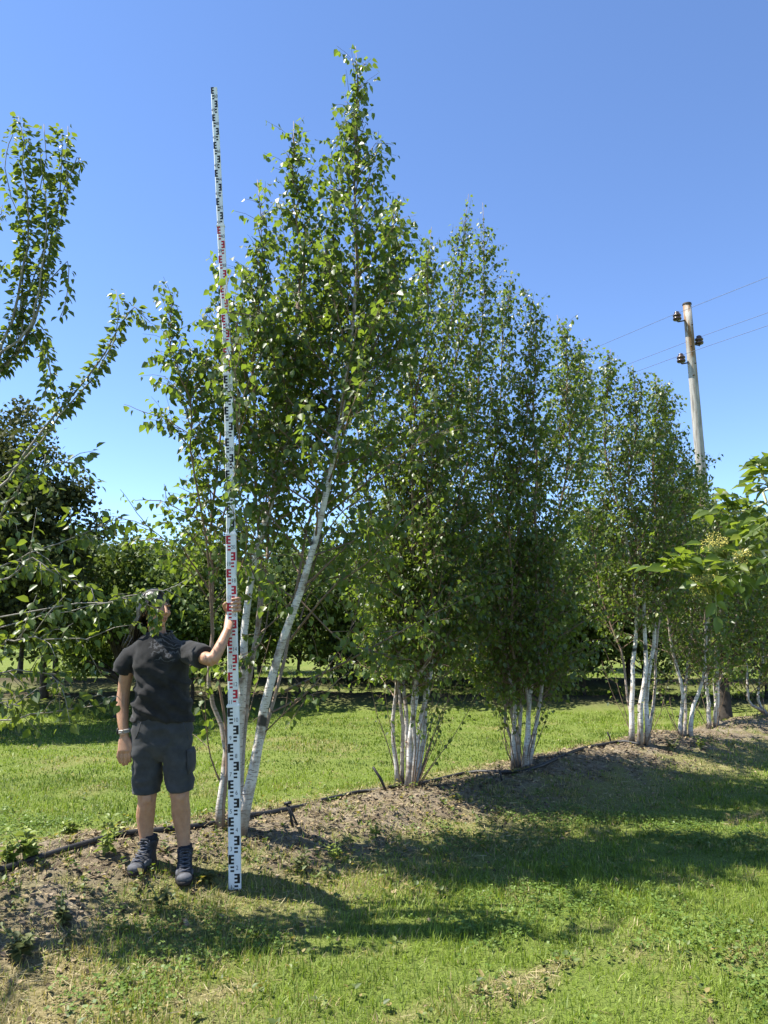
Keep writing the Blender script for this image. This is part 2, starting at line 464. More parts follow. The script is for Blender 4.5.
def grass_cols(n, dry, pt_=0.0):
    t = np.clip(rng.random((n, 1)) * .8 + np.reshape(pt_, (-1, 1)), 0, 1); a = np.array([0.066, 0.112, 0.012]); b = np.array([0.225, 0.295, 0.042])
    c = a * (1 - t) + b * t
    d = rng.random(n) < dry * 0.70 + 0.035
    s = np.array([0.36, 0.30, 0.14]) * (0.55 + 0.6 * rng.random((n, 1)))
    return np.where(d[:, None], s, c)
for (y0, y1, dens, h0, w0) in ((1.9, 3.2, 8500, 0.052, 0.0034), (3.2, 5.0, 6200, 0.052, 0.0042), (5.0, 8.0, 3200, 0.042, 0.0062), (8.0, 14.5, 1300, 0.040, 0.0100), (14.5, 26, 200, 0.055, 0.022)):
    x, y = scatter(y0, y1, dens)
    m = soil_mask(x, y); dr = dry_mask(x, y)
    s_, d_ = row_sd(x, y)
    clump = fbm(x * 3.1, y * 3.1, 3)
    mow = 0.75 + 0.25 * np.sin((d_ - 1.1) * 5.2)
    p = (1 - m) * (0.30 + 1.25 * clump) * (1 - 0.35 * dr) + 0.03 + 0.28 * (clump > 0.56) * m
    k = rng.random(len(x)) < p
    x, y, dr, clump, m = x[k], y[k], dr[k], clump[k], m[k]
    n = len(x)
    hh = h0 * (0.45 + 0.75 * rng.random(n)) * (0.30 + 1.35 * clump) * (1 + 0.35 * (rng.random(n) < 0.04))
    blades(x, y, hh, w0 * (0.6 + 0.8 * rng.random(n)), grass_cols(n, np.maximum(dr, m * 0.5), 1.5 * (fbm(x * .9 + 3, y * .9, 3) - .42)), 0.85)
me = mesh_np('grass', np.concatenate(GV), [np.concatenate(GF3), np.concatenate(GF4)], True, {'tint': np.concatenate(GC)}, M['grass'])
tag(link('grass', me), 'short mown green grass covering the lawn', 'grass', kind='stuff')

# clover and small broad leaves in the near lawn
def leafgeo(p, a, nrm, size, wid, shape='birch'):
    """vectorised leaves: returns V, f3, f4"""
    a = unit(a); nrm = unit(nrm - a * np.sum(nrm * a, 1)[:, None]); b = np.cross(a, nrm)
    if shape == 'rhomb':
        T = np.array([[0, 0, 0], [0.5, 0.45, 0.06], [0, 1, 0], [-0.5, 0.45, 0.06]])
        f3, f4 = None, np.array([[0, 1, 2, 3]])
    elif shape == 'birch':
        T = np.array([[0, 0, 0], [0.44, 0.26, .13], [0.34, 0.58, .10], [0, 1, -.12], [-0.34, 0.58, .10], [-0.44, 0.26, .13], [0, 0.42, -.03]])
        f3, f4 = np.array([[0, 1, 6], [0, 6, 5]]), np.array([[1, 2, 3, 6], [6, 3, 4, 5]])
    elif shape == 'birch_small':
        T = np.array([[0, 0, 0], [0.43, 0.36, .12], [0, 1, -.12], [-0.43, 0.36, .12], [0, 0.45, -.03]])
        f3, f4 = np.array([[0, 1, 4], [1, 2, 4], [4, 2, 3], [0, 4, 3]]), None
    else:
        T = np.array([[0, 0, 0], [0.30, 0.25, .12], [0.34, 0.55, .10], [0, 1, -.14], [-0.34, 0.55, .10], [-0.30, 0.25, .12], [0, 0.45, -.03]])
        f3, f4 = np.array([[0, 1, 6], [0, 6, 5]]), np.array([[1, 2, 3, 6], [6, 3, 4, 5]])
    n = len(p); k = len(T)
    V = p[:, None, :] + size[:, None, None] * (T[None, :, 0:1] * wid[:, None, None] * b[:, None, :] + T[None, :, 1:2] * a[:, None, :] + T[None, :, 2:3] * nrm[:, None, :])
    o = (np.arange(n) * k)[:, None, None]
    F3 = None if f3 is None else (o + f3[None]).reshape(-1, 3)
    return V.reshape(-1, 3), F3, None if f4 is None else (o + f4[None]).reshape(-1, 4), k
def tint(n, k, a=0, b=1):
    return np.repeat(np.stack([a + (b - a) * rng.random(n), rng.random(n), rng.random(n)], 1), k, axis=0)

x, y = scatter(1.9, 6.5, 1500)
k = (rng.random(len(x)) < (1 - soil_mask(x, y)) * smooth(0.45, 0.72, fbm(x * 1.8 + 4, y * 1.8, 3)) * 0.9)
x, y = x[k], y[k]
pp, aa, nn, ss = [], [], [], []
for c_ in range(3):
    th = rng.random(len(x)) * 0.5 + c_ * 2.094
    pp.append(np.stack([x, y, gz(x, y) + 0.018 + 0.022 * rng.random(len(x))], 1))
    aa.append(np.stack([np.cos(th), np.sin(th), 0.15 + 0.3 * rng.normal(0, 1, len(x))], 1))
    nn.append(np.stack([rng.normal(0, .25, len(x)), rng.normal(0, .25, len(x)), np.ones(len(x))], 1))
    ss.append(0.009 + 0.010 * rng.random(len(x)))
pp, aa, nn, ss = map(np.concatenate, (pp, aa, nn, ss))
V, f3, f4, kk = leafgeo(pp, aa, nn, ss, np.ones(len(ss)) * 1.1, 'rhomb')
t = rng.random((len(ss), 1))
cc = np.array([0.075, 0.135, 0.022]) * (1 - t) + np.array([0.17, 0.24, 0.05]) * t
tag(link('clover', mesh_np('clover', V, [f4], True, {'tint': np.repeat(cc, kk, axis=0)}, M['grass'])), 'patches of low clover leaves in the near lawn', 'clover', kind='stuff')

# soil crumbs and wood chips on the bank, straw on the dry patch
lb = MB()
x, y = scatter(3.0, 9.5, 1150)
s_, d_ = row_sd(x, y)
m = soil_mask(x, y)
k = (rng.random(len(x)) < m * 0.85) & (y < 10)
x, y = x[k], y[k]; z = gz(x, y)
cube = np.array([[i_, j_, k_] for k_ in (-1, 1) for j_ in (-1, 1) for i_ in (-1, 1)], float)
cf = np.array([[0, 2, 3, 1], [4, 5, 7, 6], [0, 1, 5, 4], [2, 6, 7, 3], [0, 4, 6, 2], [1, 3, 7, 5]])
n = len(x)
V = cube[None] * (0.55 + 0.6 * rng.random((n, 8, 1)))
chip = rng.random(n) < 0.45
sz = (0.0022 + 0.013 * rng.random(n) ** 4.5)
scl = np.stack([sz * np.where(chip, 2.4, 1.1), sz * np.where(chip, 0.7, 1.0), sz * np.where(chip, 0.22, 0.75)], 1)
V = V * scl[:, None, :]
th = rng.random(n) * 6.283
tl = rng.normal(0, 0.25, n)
V = np.stack([V[..., 0], V[..., 1], V[..., 2] + V[..., 0] * tl[:, None]], -1)
c_, s2 = np.cos(th)[:, None], np.sin(th)[:, None]
V = np.stack([V[..., 0] * c_ - V[..., 1] * s2, V[..., 0] * s2 + V[..., 1] * c_, V[..., 2]], -1) + np.stack([x, y, z + sz * 0.25], 1)[:, None, :]
t = rng.random((n, 1))
cc = np.where(chip[:, None], np.array([0.12, 0.09, 0.06]) * (0.4 + 1.9 * t), np.array([0.19, 0.150, 0.104]) * (0.5 + 1.1 * t))
F = (np.arange(n)[:, None, None] * 8 + cf[None]).reshape(-1, 4)
tag(link('soil_crumbs', mesh_np('soil_crumbs', V.reshape(-1, 3), [F], False, {'tint': np.repeat(cc, 8, axis=0)}, M['litter'])), 'brown soil crumbs and wood chips strewn over the planted bank', 'soil', kind='stuff')

GV, GF3, GF4, GC = [], [], [], []; gn = 0
x, y = scatter(2.0, 8.5, 2600)
s_, d_ = row_sd(x, y)
dm = dry_mask(x, y)
k = rng.random(len(x)) < np.clip(dm - 0.35, 0, 1) * 1.0 + 0.09 * soil_mask(x, y)
x, y = x[k], y[k]; n = len(x)
th = rng.random(n) * 6.283; L = 0.02 + 0.07 * rng.random(n) ** 1.6; w = 0.0009 + 0.0010 * rng.random(n)
z0 = gz(x, y) + 0.012
b = np.stack([x, y, z0], 1)
e = b + np.stack([np.cos(th) * L, np.sin(th) * L, rng.normal(0.004, 0.012, n)], 1)
sd = np.stack([-np.sin(th), np.cos(th), rng.normal(0, 0.5, n)], 1) * w[:, None]
V = np.stack([b - sd, e - sd * .6, e + sd * .6, b + sd], 1).reshape(-1, 3)
t = rng.random((n, 1))
cc = np.array([0.17, 0.13, 0.06]) * (1 - t) + np.array([0.42, 0.36, 0.20]) * t
tag(link('straw', mesh_np('straw', V, [(np.arange(n)[:, None] * 4 + np.arange(4)).reshape(-1, 4)], False, {'tint': np.repeat(cc, 4, axis=0)}, M['litter'])), 'dry straw and dead stalks lying on the bare foreground', 'straw', kind='stuff')

x, y = scatter(2.6, 10.0, 420)
k = rng.random(len(x)) < np.clip(soil_mask(x, y) * .75 + dry_mask(x, y) * .18, 0, 1)
x, y = x[k], y[k]; n = len(x); th = rng.random(n) * 6.283
V, f3, f4, kk = leafgeo(np.stack([x, y, gz(x, y) + .012], 1), np.stack([np.cos(th), np.sin(th), rng.normal(0, .25, n)], 1), np.stack([rng.normal(0, .45, n), rng.normal(0, .45, n), np.ones(n)], 1), .014 + .026 * rng.random(n), .5 + .5 * rng.random(n), 'birch')
t = rng.random((n, 1)) ** 1.4
cc = np.array([0.045, 0.032, 0.020]) * (1 - t) + np.array([0.34, 0.26, 0.15]) * t
tag(link('leaf_litter', mesh_np('leaf_litter', V, [f3, f4], True, {'tint': np.repeat(cc, kk, axis=0)}, M['litter'])), 'curled dead leaves littering the bank under the birches', 'dead leaves', kind='stuff')
x, y = scatter(2.1, 7.5, 120)
s_, d_ = row_sd(x, y)
k = rng.random(len(x)) < np.clip((dry_mask(x, y) * .8 + soil_mask(x, y) * .45) * smooth(.36, .58, fbm(x * 1.5 + 31, y * 1.5, 3)) * np.where(d_ > .25, 1.0, .25) + .05, 0, 1)
x, y = x[k], y[k]; m_ = len(x)
pp, aa, nn, ss, cc = [], [], [], [], []
for c_ in range(7):
    th = c_ * .9 + rng.random(m_) * .7; h_ = rng.random(m_)
    pp.append(np.stack([x + rng.normal(0, .012, m_), y + rng.normal(0, .012, m_), gz(x, y) + .006 + .05 * h_], 1)); aa.append(np.stack([np.cos(th), np.sin(th), .1 + .7 * h_ + rng.normal(0, .2, m_)], 1)); nn.append(np.stack([rng.normal(0, .3, m_), rng.normal(0, .3, m_), np.ones(m_)], 1)); ss.append(.014 + .024 * rng.random(m_))
    t = rng.random((m_, 1)); u_ = (rng.random((m_, 1)) < .25)
    cc.append(np.where(u_, np.array([.26, .21, .08]), np.array([0.050, 0.080, 0.020]) * (1 - t) + np.array([0.15, 0.19, 0.045]) * t))
pp, aa, nn, ss, cc = map(np.concatenate, (pp, aa, nn, ss, cc))
V, f3, f4, kk = leafgeo(pp, aa, nn, ss, np.full(len(ss), .8), 'birch')
tag(link('low_weeds', mesh_np('low_weeds', V, [f3, f4], True, {'tint': np.repeat(cc, kk, axis=0)}, M['grass'])), 'low broad-leaved weeds creeping over the dry ground and bank edge', 'weeds', kind='stuff')

# ------------------------------------------------------------------ tree machinery
class Tree:
    def __init__(s):
        s.lp, s.la, s.ln, s.ls, s.lw = [], [], [], [], []
        s.twig = MB()
    def leaves(s, pts, spacing, size, droop, start=0.0, wid=1.0, spread=0.6, facing=0.5, per=1):
        seg = np.linalg.norm(np.diff(pts, axis=0), axis=1); L = seg.sum()
        n = max(1, int(L * (1 - start) / spacing)) * per
        u = (start + (1 - start) * (np.arange(n) + rng.random(n)) / n) * L
        cum = np.concatenate([[0], np.cumsum(seg)])
        p = np.stack([np.interp(u, cum, pts[:, q]) for q in range(3)], 1)
        tan = unit(np.stack([np.interp(np.minimum(u + .02, L), cum, pts[:, q]) - np.interp(np.maximum(u - .02, 0), cum, pts[:, q]) for q in range(3)], 1))
        r = rng.normal(0, 1, (n, 3)); out = unit(r - tan * np.sum(r * tan, 1)[:, None])
        a = unit(out * spread + tan * 0.25 + np.array([0, 0, -1.0]) * droop + rng.normal(0, .22, (n, 3)))
        nr = out * facing + np.array([0, 0, 0.55]) + rng.normal(0, .45, (n, 3))
        p = p + (out * 0.010 + a * 0.012)
        s.lp.append(p); s.la.append(a); s.ln.append(nr)
        s.ls.append(size * (0.55 + 0.6 * rng.random(n))); s.lw.append(wid * (0.85 + .3 * rng.random(n)))
    def arrays(s): return [np.concatenate(q) for q in (s.lp, s.la, s.ln, s.ls, s.lw)]

def grow_branch(T, p0, d, L, r, leaf, twigs=True, sag=0.1, up=0.35, spacing=0.032, tw_sp=0.085, tw_len=0.26, start=0.25, droop=0.7, shape_w=0.95):
    n = 7
    d = unit(np.asarray(d, float)); pts = [np.asarray(p0, float)]; q = d.copy()
    for k in range(n - 1):
        q = unit(q + np.array([0, 0, up / n]) + rng.normal(0, 0.09, 3) + (np.array([0, 0, -sag]) * (k / n) ** 2))
        pts.append(pts[-1] + q * L / (n - 1))
    pts = np.array(pts)
    T.twig.tube(pts, np.linspace(r, max(0.0014, r * 0.22), n), 4 if r < 0.006 else 5, False)
    T.leaves(pts, spacing, leaf, droop, 0.45 if L > .3 else 0.15, shape_w)
    if twigs:
        nt_ = max(1, int(L * (1 - start) / tw_sp))
        for k in range(nt_):
            u = start + (1 - start) * (k + rng.random()) / nt_
            f = u * (n - 1); i_ = min(int(f), n - 2); c = pts[i_] + (pts[i_ + 1] - pts[i_]) * (f - i_)
            tan = unit(pts[i_ + 1] - pts[i_]); rr = rng.normal(0, 1, 3); o = unit(rr - tan * rr.dot(tan))
            l = tw_len * (0.5 + 0.8 * rng.random()) * (1.1 - 0.55 * u)
            d2 = unit(tan * 0.75 + o * 0.85 + np.array([0, 0, .12])); mid = c + d2 * l * .5
            e = c + unit(d2 + np.array([0, 0, -0.15])) * l
            tp = np.array([c, mid, e])
            T.twig.tube(tp, [0.0019, 0.0014, 0.0009], 3, False)
            T.leaves(tp, spacing, leaf, droop, 0.12, shape_w)

def place_leaves(T, tree, base, matname, shape, singles, leafmesh=None):
    p, a, nr, sz, wd = T.arrays()
    n = len(p)
    idx = np.ones(n, bool)
    if singles:
        cs = np.array([0, 0, CAM_Z])
        rel = p - cs; dep = rel[:, 1] * math.cos(PITCH) + rel[:, 2] * math.sin(PITCH)
        px = rel[:, 0] / dep * FPX + 384; upv = rel[:, 2] * math.cos(PITCH) - rel[:, 1] * math.sin(PITCH); py = 512 - upv / dep * FPX
        aa_ = unit(a); nn_ = unit(nr - aa_ * np.sum(nr * aa_, 1)[:, None]); vis = np.abs(np.sum(nn_ * unit(rel), 1)) + 0.3
        score = sz / dep * vis * ((px > 4) & (px < 764) & (py > 4) & (py < 1020))
        top = np.argsort(-score)[:singles]
        top = top[score[top] > 0]
        idx[top] = False
        mats = M[matname + '_single']
        V, f3, f4, kk = leafgeo(np.zeros((1, 3)), np.array([[0, 1., 0]]), np.array([[0, 0, 1.]]), np.ones(1), np.ones(1), shape)
        lm = mesh_np('leaf', V, [f for f in (f3, f4) if f is not None], True, None, mats)
        bb = np.cross(aa_, nn_)
        for q in top:
            o = bpy.data.objects.new('leaf', lm); COL.objects.link(o); o.parent = tree
            R = Matrix((bb[q], aa_[q], nn_[q])).transposed().to_4x4()
            o.matrix_local = Matrix.Translation(Vector(p[q] - base)) @ R @ Matrix.Diagonal((sz[q] * wd[q], sz[q], sz[q], 1))
    print('LEAVES', tree.name, n)
    V, f3, f4, kk = leafgeo(p[idx], a[idx], nr[idx], sz[idx], wd[idx], shape)
    me = mesh_np('foliage', V - base, [f for f in (f3, f4) if f is not None], True, {'tint': tint(int(idx.sum()), kk)}, M[matname])
    tag(link('foliage', me, None, tree), kind='stuff')

def birch(base, stems, label, seed, leaf=0.060, nb=26, Lmax=0.75, t0=0.22, singles=0, droop=0.75, spacing=0.034, tw_sp=0.085, low=(), shoots=6):
    """stems: list of (world points, base radius, t where foliage starts, branch length factor)"""
    global rng
    rng = np.random.default_rng(seed)
    tree = empty('birch_tree', base, label, 'tree', 'birches planted along the bank')
    T = Tree()
    for (pts, r0, ts, lf) in stems:
        n = 22
        c = resample(pts, n)
        c[1:] += rng.normal(0, 0.006, (n - 1, 3))
        ph_ = rng.random(6) * 6.28
        tt_ = np.linspace(0, 1, n)
        for ax_ in (0, 1): c[:, ax_] += (0.034 * np.sin(tt_ * 10 + ph_[ax_]) + 0.018 * np.sin(tt_ * 23 + ph_[ax_ + 2]) - 0.034 * math.sin(ph_[ax_]) - 0.018 * math.sin(ph_[ax_ + 2])) * np.minimum(1, tt_ * 5)
        t = np.linspace(0, 1, n)
        rad = r0 * 0.82 * (1 - t) ** 1.15 * (1 + 0.35 * np.exp(-t * 22)) + 0.0020
        mb = MB(); mb.tube(c, rad, 10, True, True)
        if r0 > 0.012:
            for q in range(5):      # branch stubs and knots
                u = 2 + int(rng.random() * 9); dd = unit(np.array([rng.normal(), rng.normal(), 0.35]))
                mb.tube([c[u], c[u] + dd * (rad[u] + 0.008), c[u] + dd * (rad[u] + 0.015)], [rad[u] * .42, rad[u] * .3, rad[u] * .14], 6, True, True)
        link('stem', mb.mesh('stem', True, M['birch_bark'], base, 'thick'), None, tree)
        ln_ = np.linalg.norm(np.diff(c, axis=0), axis=1).sum()
        k = int(1.55 * nb * ln_ / 4.2 * (1 - ts) / 0.78)
        az = rng.random() * 6.28
        for q in range(k):
            u = ts + (1 - ts) * ((q + rng.random()) / k) ** 0.90 * 0.95
            f = u * (n - 1); i_ = min(int(f), n - 2); p = c[i_] + (c[i_ + 1] - c[i_]) * (f - i_)
            az += 2.4 + rng.normal(0, .4)
            el = math.radians(28 + 34 * u + rng.normal(0, 9))
            prof = (0.55 + 0.45 * math.sin(math.pi * min(1, (u - ts) / (1 - ts) * 1.25 + .25))) * (1.10 - 0.68 * u ** 2.4)
            L = Lmax * lf * prof * (0.7 + 0.5 * rng.random()) * min(1.0, (0.22 if singles else 0.34) + (1 - u) * (3.2 if singles else 4.2))
            d = np.array([math.cos(az) * math.cos(el), math.sin(az) * math.cos(el), math.sin(el)])
            grow_branch(T, p, d, L, min(0.008, 0.003 + rad[i_] * 0.25), leaf, True, 0.25, 0.35, spacing, tw_sp, 0.24, 0.18, droop)
        T.leaves(c[int(n * .72):], 0.040, leaf * .9, droop, 0.0)
    for q in range(shoots):
        az = rng.random() * 6.28; h_ = .5 + .9 * rng.random(); o_ = .14 + .22 * rng.random()
        p0 = base + np.array([math.cos(az) * .07, math.sin(az) * .07, -.02]); d_ = np.array([math.cos(az) * o_, math.sin(az) * o_, .55])
        grow_branch(T, p0, d_, h_, .0055, leaf * .9, True, .2, .5, .05, .17, .22, .45)
    for (pl, ys, r_) in low:
        c = resample([P(px, py, base[1] + y_) for (px, py), y_ in zip(pl, ys)], 9)
        T.twig.tube(c, np.linspace(r_, .0018, 9), 6, False)
        T.leaves(c, .04, leaf, droop, .35)
        for q in range(9):
            f = (.25 + .75 * (q + rng.random()) / 9) * 7.9; i_ = int(f); p0 = c[i_] + (c[i_ + 1] - c[i_]) * (f - i_)
            grow_branch(T, p0, unit(c[i_ + 1] - c[i_]) * .8 + rng.normal(0, .6, 3), .16 + .2 * rng.random(), .003, leaf, False, .3, .1, .032)
    tag(link('branches', T.twig.mesh('branches', True, M['birch_twig'], base), None, tree), kind='stuff')
    place_leaves(T, tree, base, 'birch_leaf', 'birch' if singles else 'birch_small', singles)
    return tree

def px_stem(base, pl, dys, foot=None):
    """polyline given in picture coordinates at the tree's own distance (real points in the world)"""
    out = [np.array(base) + (np.array([0, 0, 0]) if foot is None else np.array(foot)) - np.array([0, 0, 0.05])]
    for (px, py), dy in zip(pl, dys): out.append(P(px, py, base[1] + dy))
    return out
# ------------------------------------------------------------------ the birch row
b1 = ground_hit(231, 828)
birch(b1, [
    (px_stem(b1, [(218, 740), (214, 660), (216, 560), (214, 430), (219, 330), (222, 246)], [0, 0.05, .1, .1, .15, .2], (-.07, -.02, 0)), 0.022, 0.40, 0.72),
    (px_stem(b1, [(246, 690), (266, 560), (284, 440), (298, 310), (304, 210), (297, 128)], [.05, .15, .25, .3, .3, .3], (0.0, .06, 0)), 0.040, 0.34, 1.0),
    (px_stem(b1, [(262, 738), (292, 640), (326, 490), (345, 370), (356, 220), (362, 132), (357, 56)], [-.02, -.02, 0, .1, .15, .2, .2], (.06, -.02, 0)), 0.045, 0.30, 1.05),
    (px_stem(b1, [(250, 660), (262, 520), (255, 400), (256, 300), (262, 184)], [.12, .2, .0, -.15, -.2], (0.02, .05, 0)), 0.020, 0.42, 0.8),
    (px_stem(b1, [(290, 650), (330, 480), (372, 360), (398, 270), (404, 188)], [0, .1, .35, .45, .5], (.05, 0, 0)), 0.016, 0.45, 0.9),
    (px_stem(b1, [(250, 640), (262, 520), (285, 420), (318, 330), (330, 250), (332, 180)], [.1, .3, .5, .6, .6, .6], (0.03, .06, 0)), 0.018, 0.36, 0.85),
    (px_stem(b1, [(225, 700), (210, 560), (188, 430), (176, 350), (172, 288)], [0, -.1, -.2, -.25, -.25], (-.05, -.02, 0)), 0.012, 0.54, 0.46),
], 'tall birch beside the measuring rod, nearest of the row, with three pale leaning stems', 101, low=(([(283, 692), (340, 665), (400, 632), (440, 610)], (0, -.1, -.2, -.2), .010), ([(272, 712), (310, 690), (345, 640), (360, 600)], (0, .2, .3, .3), .008), ([(290, 640), (330, 590), (370, 560), (400, 520)], (0, -.2, -.3, -.4), .009), ([(252, 640), (285, 610), (310, 570), (322, 540)], (.1, .2, .3, .3), .007), ([(219, 780), (209, 750), (205, 700), (207, 650)], (0, 0, 0, 0), .006), ([(300, 600), (340, 640), (370, 650), (395, 660)], (0, -.1, -.2, -.2), .006), ([(264, 560), (240, 540), (200, 520), (160, 500)], (.1, 0, -.1, -.2), .008), ([(215, 600), (190, 560), (165, 540), (140, 520)], (.1, 0, -.1, -.2), .007), ([(290, 460), (250, 470), (200, 440), (150, 410)], (.1, -.1, -.2, -.2), .008), ([(320, 520), (370, 480), (410, 450), (440, 430)], (.1, -.1, -.2, -.2), .008), ([(222, 520), (236, 470), (240, 420), (234, 360)], (-.2, -.9, -1.05, -1.08), .006), ([(221, 400), (232, 360), (230, 330), (226, 300)], (-.2, -.9, -1.05, -1.05), .005), ([(222, 600), (244, 560), (246, 520), (236, 486)], (-.2, -.8, -1.0, -1.05), .005), ([(270, 600), (262, 640), (240, 660), (222, 672)], (.05, -.1, -.2, -.3), .005), ([(262, 735), (300, 700), (330, 690)], (0, -.2, -.4), .005), ([(300, 620), (312, 590), (345, 575), (390, 590)], (.1, .2, .2, .2), .007), ([(300, 560), (315, 500), (332, 450), (338, 400)], (.2, .3, .3, .3), .006), ([(268, 560), (285, 510), (302, 470), (312, 430)], (.3, .4, .4, .4), .006), ([(326, 490), (345, 515), (368, 540), (392, 570)], (.1, .2, .2, .2), .006), ([(310, 560), (328, 530), (350, 505), (372, 500)], (0, -.1, -.2, -.2), .006), ([(262, 590), (250, 560), (262, 510), (280, 470)], (.1, -.1, -.2, -.3), .006), ([(300, 600), (316, 560), (322, 520), (318, 480)], (.1, .3, .4, .5), .006)), leaf=0.057, nb=42, Lmax=0.80, singles=300, shoots=2, spacing=0.027, tw_sp=0.054)

b2 = ground_hit(409, 788)
birch(b2, [
    (px_stem(b2, [(395, 690), (394, 600), (380, 450), (378, 350), (385, 262)], [0, .05, 0, -.1, -.1], (-.10, 0, 0)), 0.022, 0.16, 0.95),
    (px_stem(b2, [(414, 690), (419, 600), (415, 450), (425, 330), (436, 224)], [-.05, -.1, -.2, -.2, -.2], (-.02, -.05, 0)), 0.030, 0.19, 1.0),
    (px_stem(b2, [(424, 690), (434, 600), (448, 450), (458, 320), (460, 196)], [.02, 0, .1, .15, .15], (.05, 0, 0)), 0.030, 0.18, 1.0),
    (px_stem(b2, [(428, 680), (446, 590), (470, 450), (482, 330), (488, 204)], [.1, .25, .3, .3, .3], (.06, .05, 0)), 0.024, 0.20, 0.9),
    (px_stem(b2, [(400, 700), (386, 620), (366, 500), (358, 400), (366, 310)], [.05, .2, .2, .2, .2], (-.06, .05, 0)), 0.020, 0.22, 0.8),
    (px_stem(b2, [(416, 700), (428, 640), (424, 520), (440, 400), (452, 290)], [-.1, -.25, -.35, -.35, -.35], (.03, -.06, 0)), 0.024, 0.24, 0.8),
    (px_stem(b2, [(404, 680), (404, 580), (408, 450), (415, 340), (420, 250)], [.1, .35, .4, .5, .5], (0, .06, 0)), 0.024, 0.18, 0.95),
], 'birch with clumped white stems, second in the row, just right of the leaning peg', 102, leaf=0.051, nb=43, Lmax=0.82, shoots=14, spacing=0.026, tw_sp=0.049)

b3 = ground_hit(521, 768)
birch(b3, [
    (px_stem(b3, [(510, 690), (500, 600), (492, 470), (500, 360), (512, 274)], [0, 0, -.1, -.1, -.1], (-.08, 0, 0)), 0.024, 0.15, 1.0),
    (px_stem(b3, [(527, 690), (534, 600), (536, 470), (530, 380), (522, 288)], [-.05, -.1, -.2, -.2, -.2], (.02, -.05, 0)), 0.028, 0.16, 1.0),
    (px_stem(b3, [(536, 690), (550, 590), (566, 470), (562, 390), (556, 318)], [.05, .1, .15, .15, .2], (.07, 0, 0)), 0.024, 0.15, 1.0),
    (px_stem(b3, [(518, 690), (520, 590), (545, 470), (575, 400), (584, 340)], [.1, .3, .4, .4, .5], (0, .06, 0)), 0.022, 0.13, 1.0),
    (px_stem(b3, [(530, 700), (520, 640), (512, 520), (528, 420), (540, 330)], [-.1, -.25, -.35, -.3, -.3], (.04, -.05, 0)), 0.022, 0.22, 0.8),
    (px_stem(b3, [(516, 720), (508, 660), (520, 560), (508, 460), (492, 380)], [.1, .1, -.1, -.2, -.3], (-.03, .03, 0)), 0.020, 0.24, 0.8),
    (px_stem(b3, [(502, 700), (478, 610), (464, 500), (462, 420), (470, 340)], [.1, .2, .3, .4, .4], (-.05, .05, 0)), 0.018, 0.16, 0.9),
], 'bushy birch third in the row with slender crossing stems and low leafy branches', 103, leaf=0.051, nb=43, Lmax=0.82, shoots=14, spacing=0.027, tw_sp=0.050)

b4 = ground_hit(640, 743)
birch(b4, [
    (px_stem(b4, [(633, 660), (630, 580), (612, 480), (604, 410), (608, 348)], [0, 0, -.1, -.1, -.1], (-.10, 0, 0)), 0.033, 0.26, 1.0),
    (px_stem(b4, [(640, 660), (640, 580), (630, 480), (632, 420), (628, 362)], [-.05, -.1, -.2, -.2, -.2], (-.02, -.05, 0)), 0.034, 0.28, 1.0),
    (px_stem(b4, [(648, 660), (650, 580), (655, 480), (655, 430), (652, 376)], [.05, .1, .15, .15, .2], (.08, 0, 0)), 0.032, 0.26, 1.0),
    (px_stem(b4, [(658, 660), (668, 580), (672, 500), (668, 430), (664, 384)], [.1, .3, .4, .4, .5], (.10, .06, 0)), 0.020, 0.28, 1.0),
    (px_stem(b4, [(628, 680), (600, 600), (586, 500), (586, 430), (592, 372)], [.15, .3, .4, .5, .5], (-.05, .06, 0)), 0.018, 0.26, 1.0),
], 'birch with four bright white upright stems on the sunlit bare mound', 104, leaf=0.051, nb=46, Lmax=0.76, spacing=0.027, tw_sp=0.050)

b5 = ground_hit(686, 737)
birch(b5, [
    (px_stem(b5, [(676, 690), (664, 620), (660, 530), (662, 480), (670, 428)], [0, 0, -.1, -.1, -.1], (-.06, 0, 0)), 0.030, 0.2, 1.0),
    (px_stem(b5, [(695, 690), (704, 620), (690, 530), (684, 495), (684, 456)], [0, 0, -.1, -.1, -.1], (.06, 0, 0)), 0.030, 0.2, 1.0),
    (px_stem(b5, [(686, 680), (685, 610), (675, 530), (698, 510), (694, 474)], [.1, .2, .3, .3, .4], (0, .05, 0)), 0.022, 0.2, 1.0),
], 'birch forking low into a V, fifth in the row, right of the bright white stems', 105, leaf=0.053, nb=46, Lmax=0.68, spacing=0.030, tw_sp=0.056)
b6 = ground_hit(713, 728)
birch(b6, [
    (px_stem(b6, [(709, 690), (704, 620), (704, 560), (702, 530), (703, 490)], [0, 0, -.1, -.1, -.1], (-.06, 0, 0)), 0.035, 0.2, 1.0),
    (px_stem(b6, [(716, 690), (722, 620), (722, 560), (718, 530), (714, 494)], [.1, .1, .1, .1, .1], (.04, .03, 0)), 0.030, 0.2, 1.0),
    (px_stem(b6, [(722, 690), (738, 620), (742, 560), (738, 536), (734, 508)], [.2, .3, .3, .3, .3], (.07, .05, 0)), 0.025, 0.2, 1.0),
], 'birch sixth in the row beside a dark trunk near the right edge', 106, leaf=0.055, nb=46, Lmax=0.72, spacing=0.032, tw_sp=0.058)
p6 = np.array(b6)
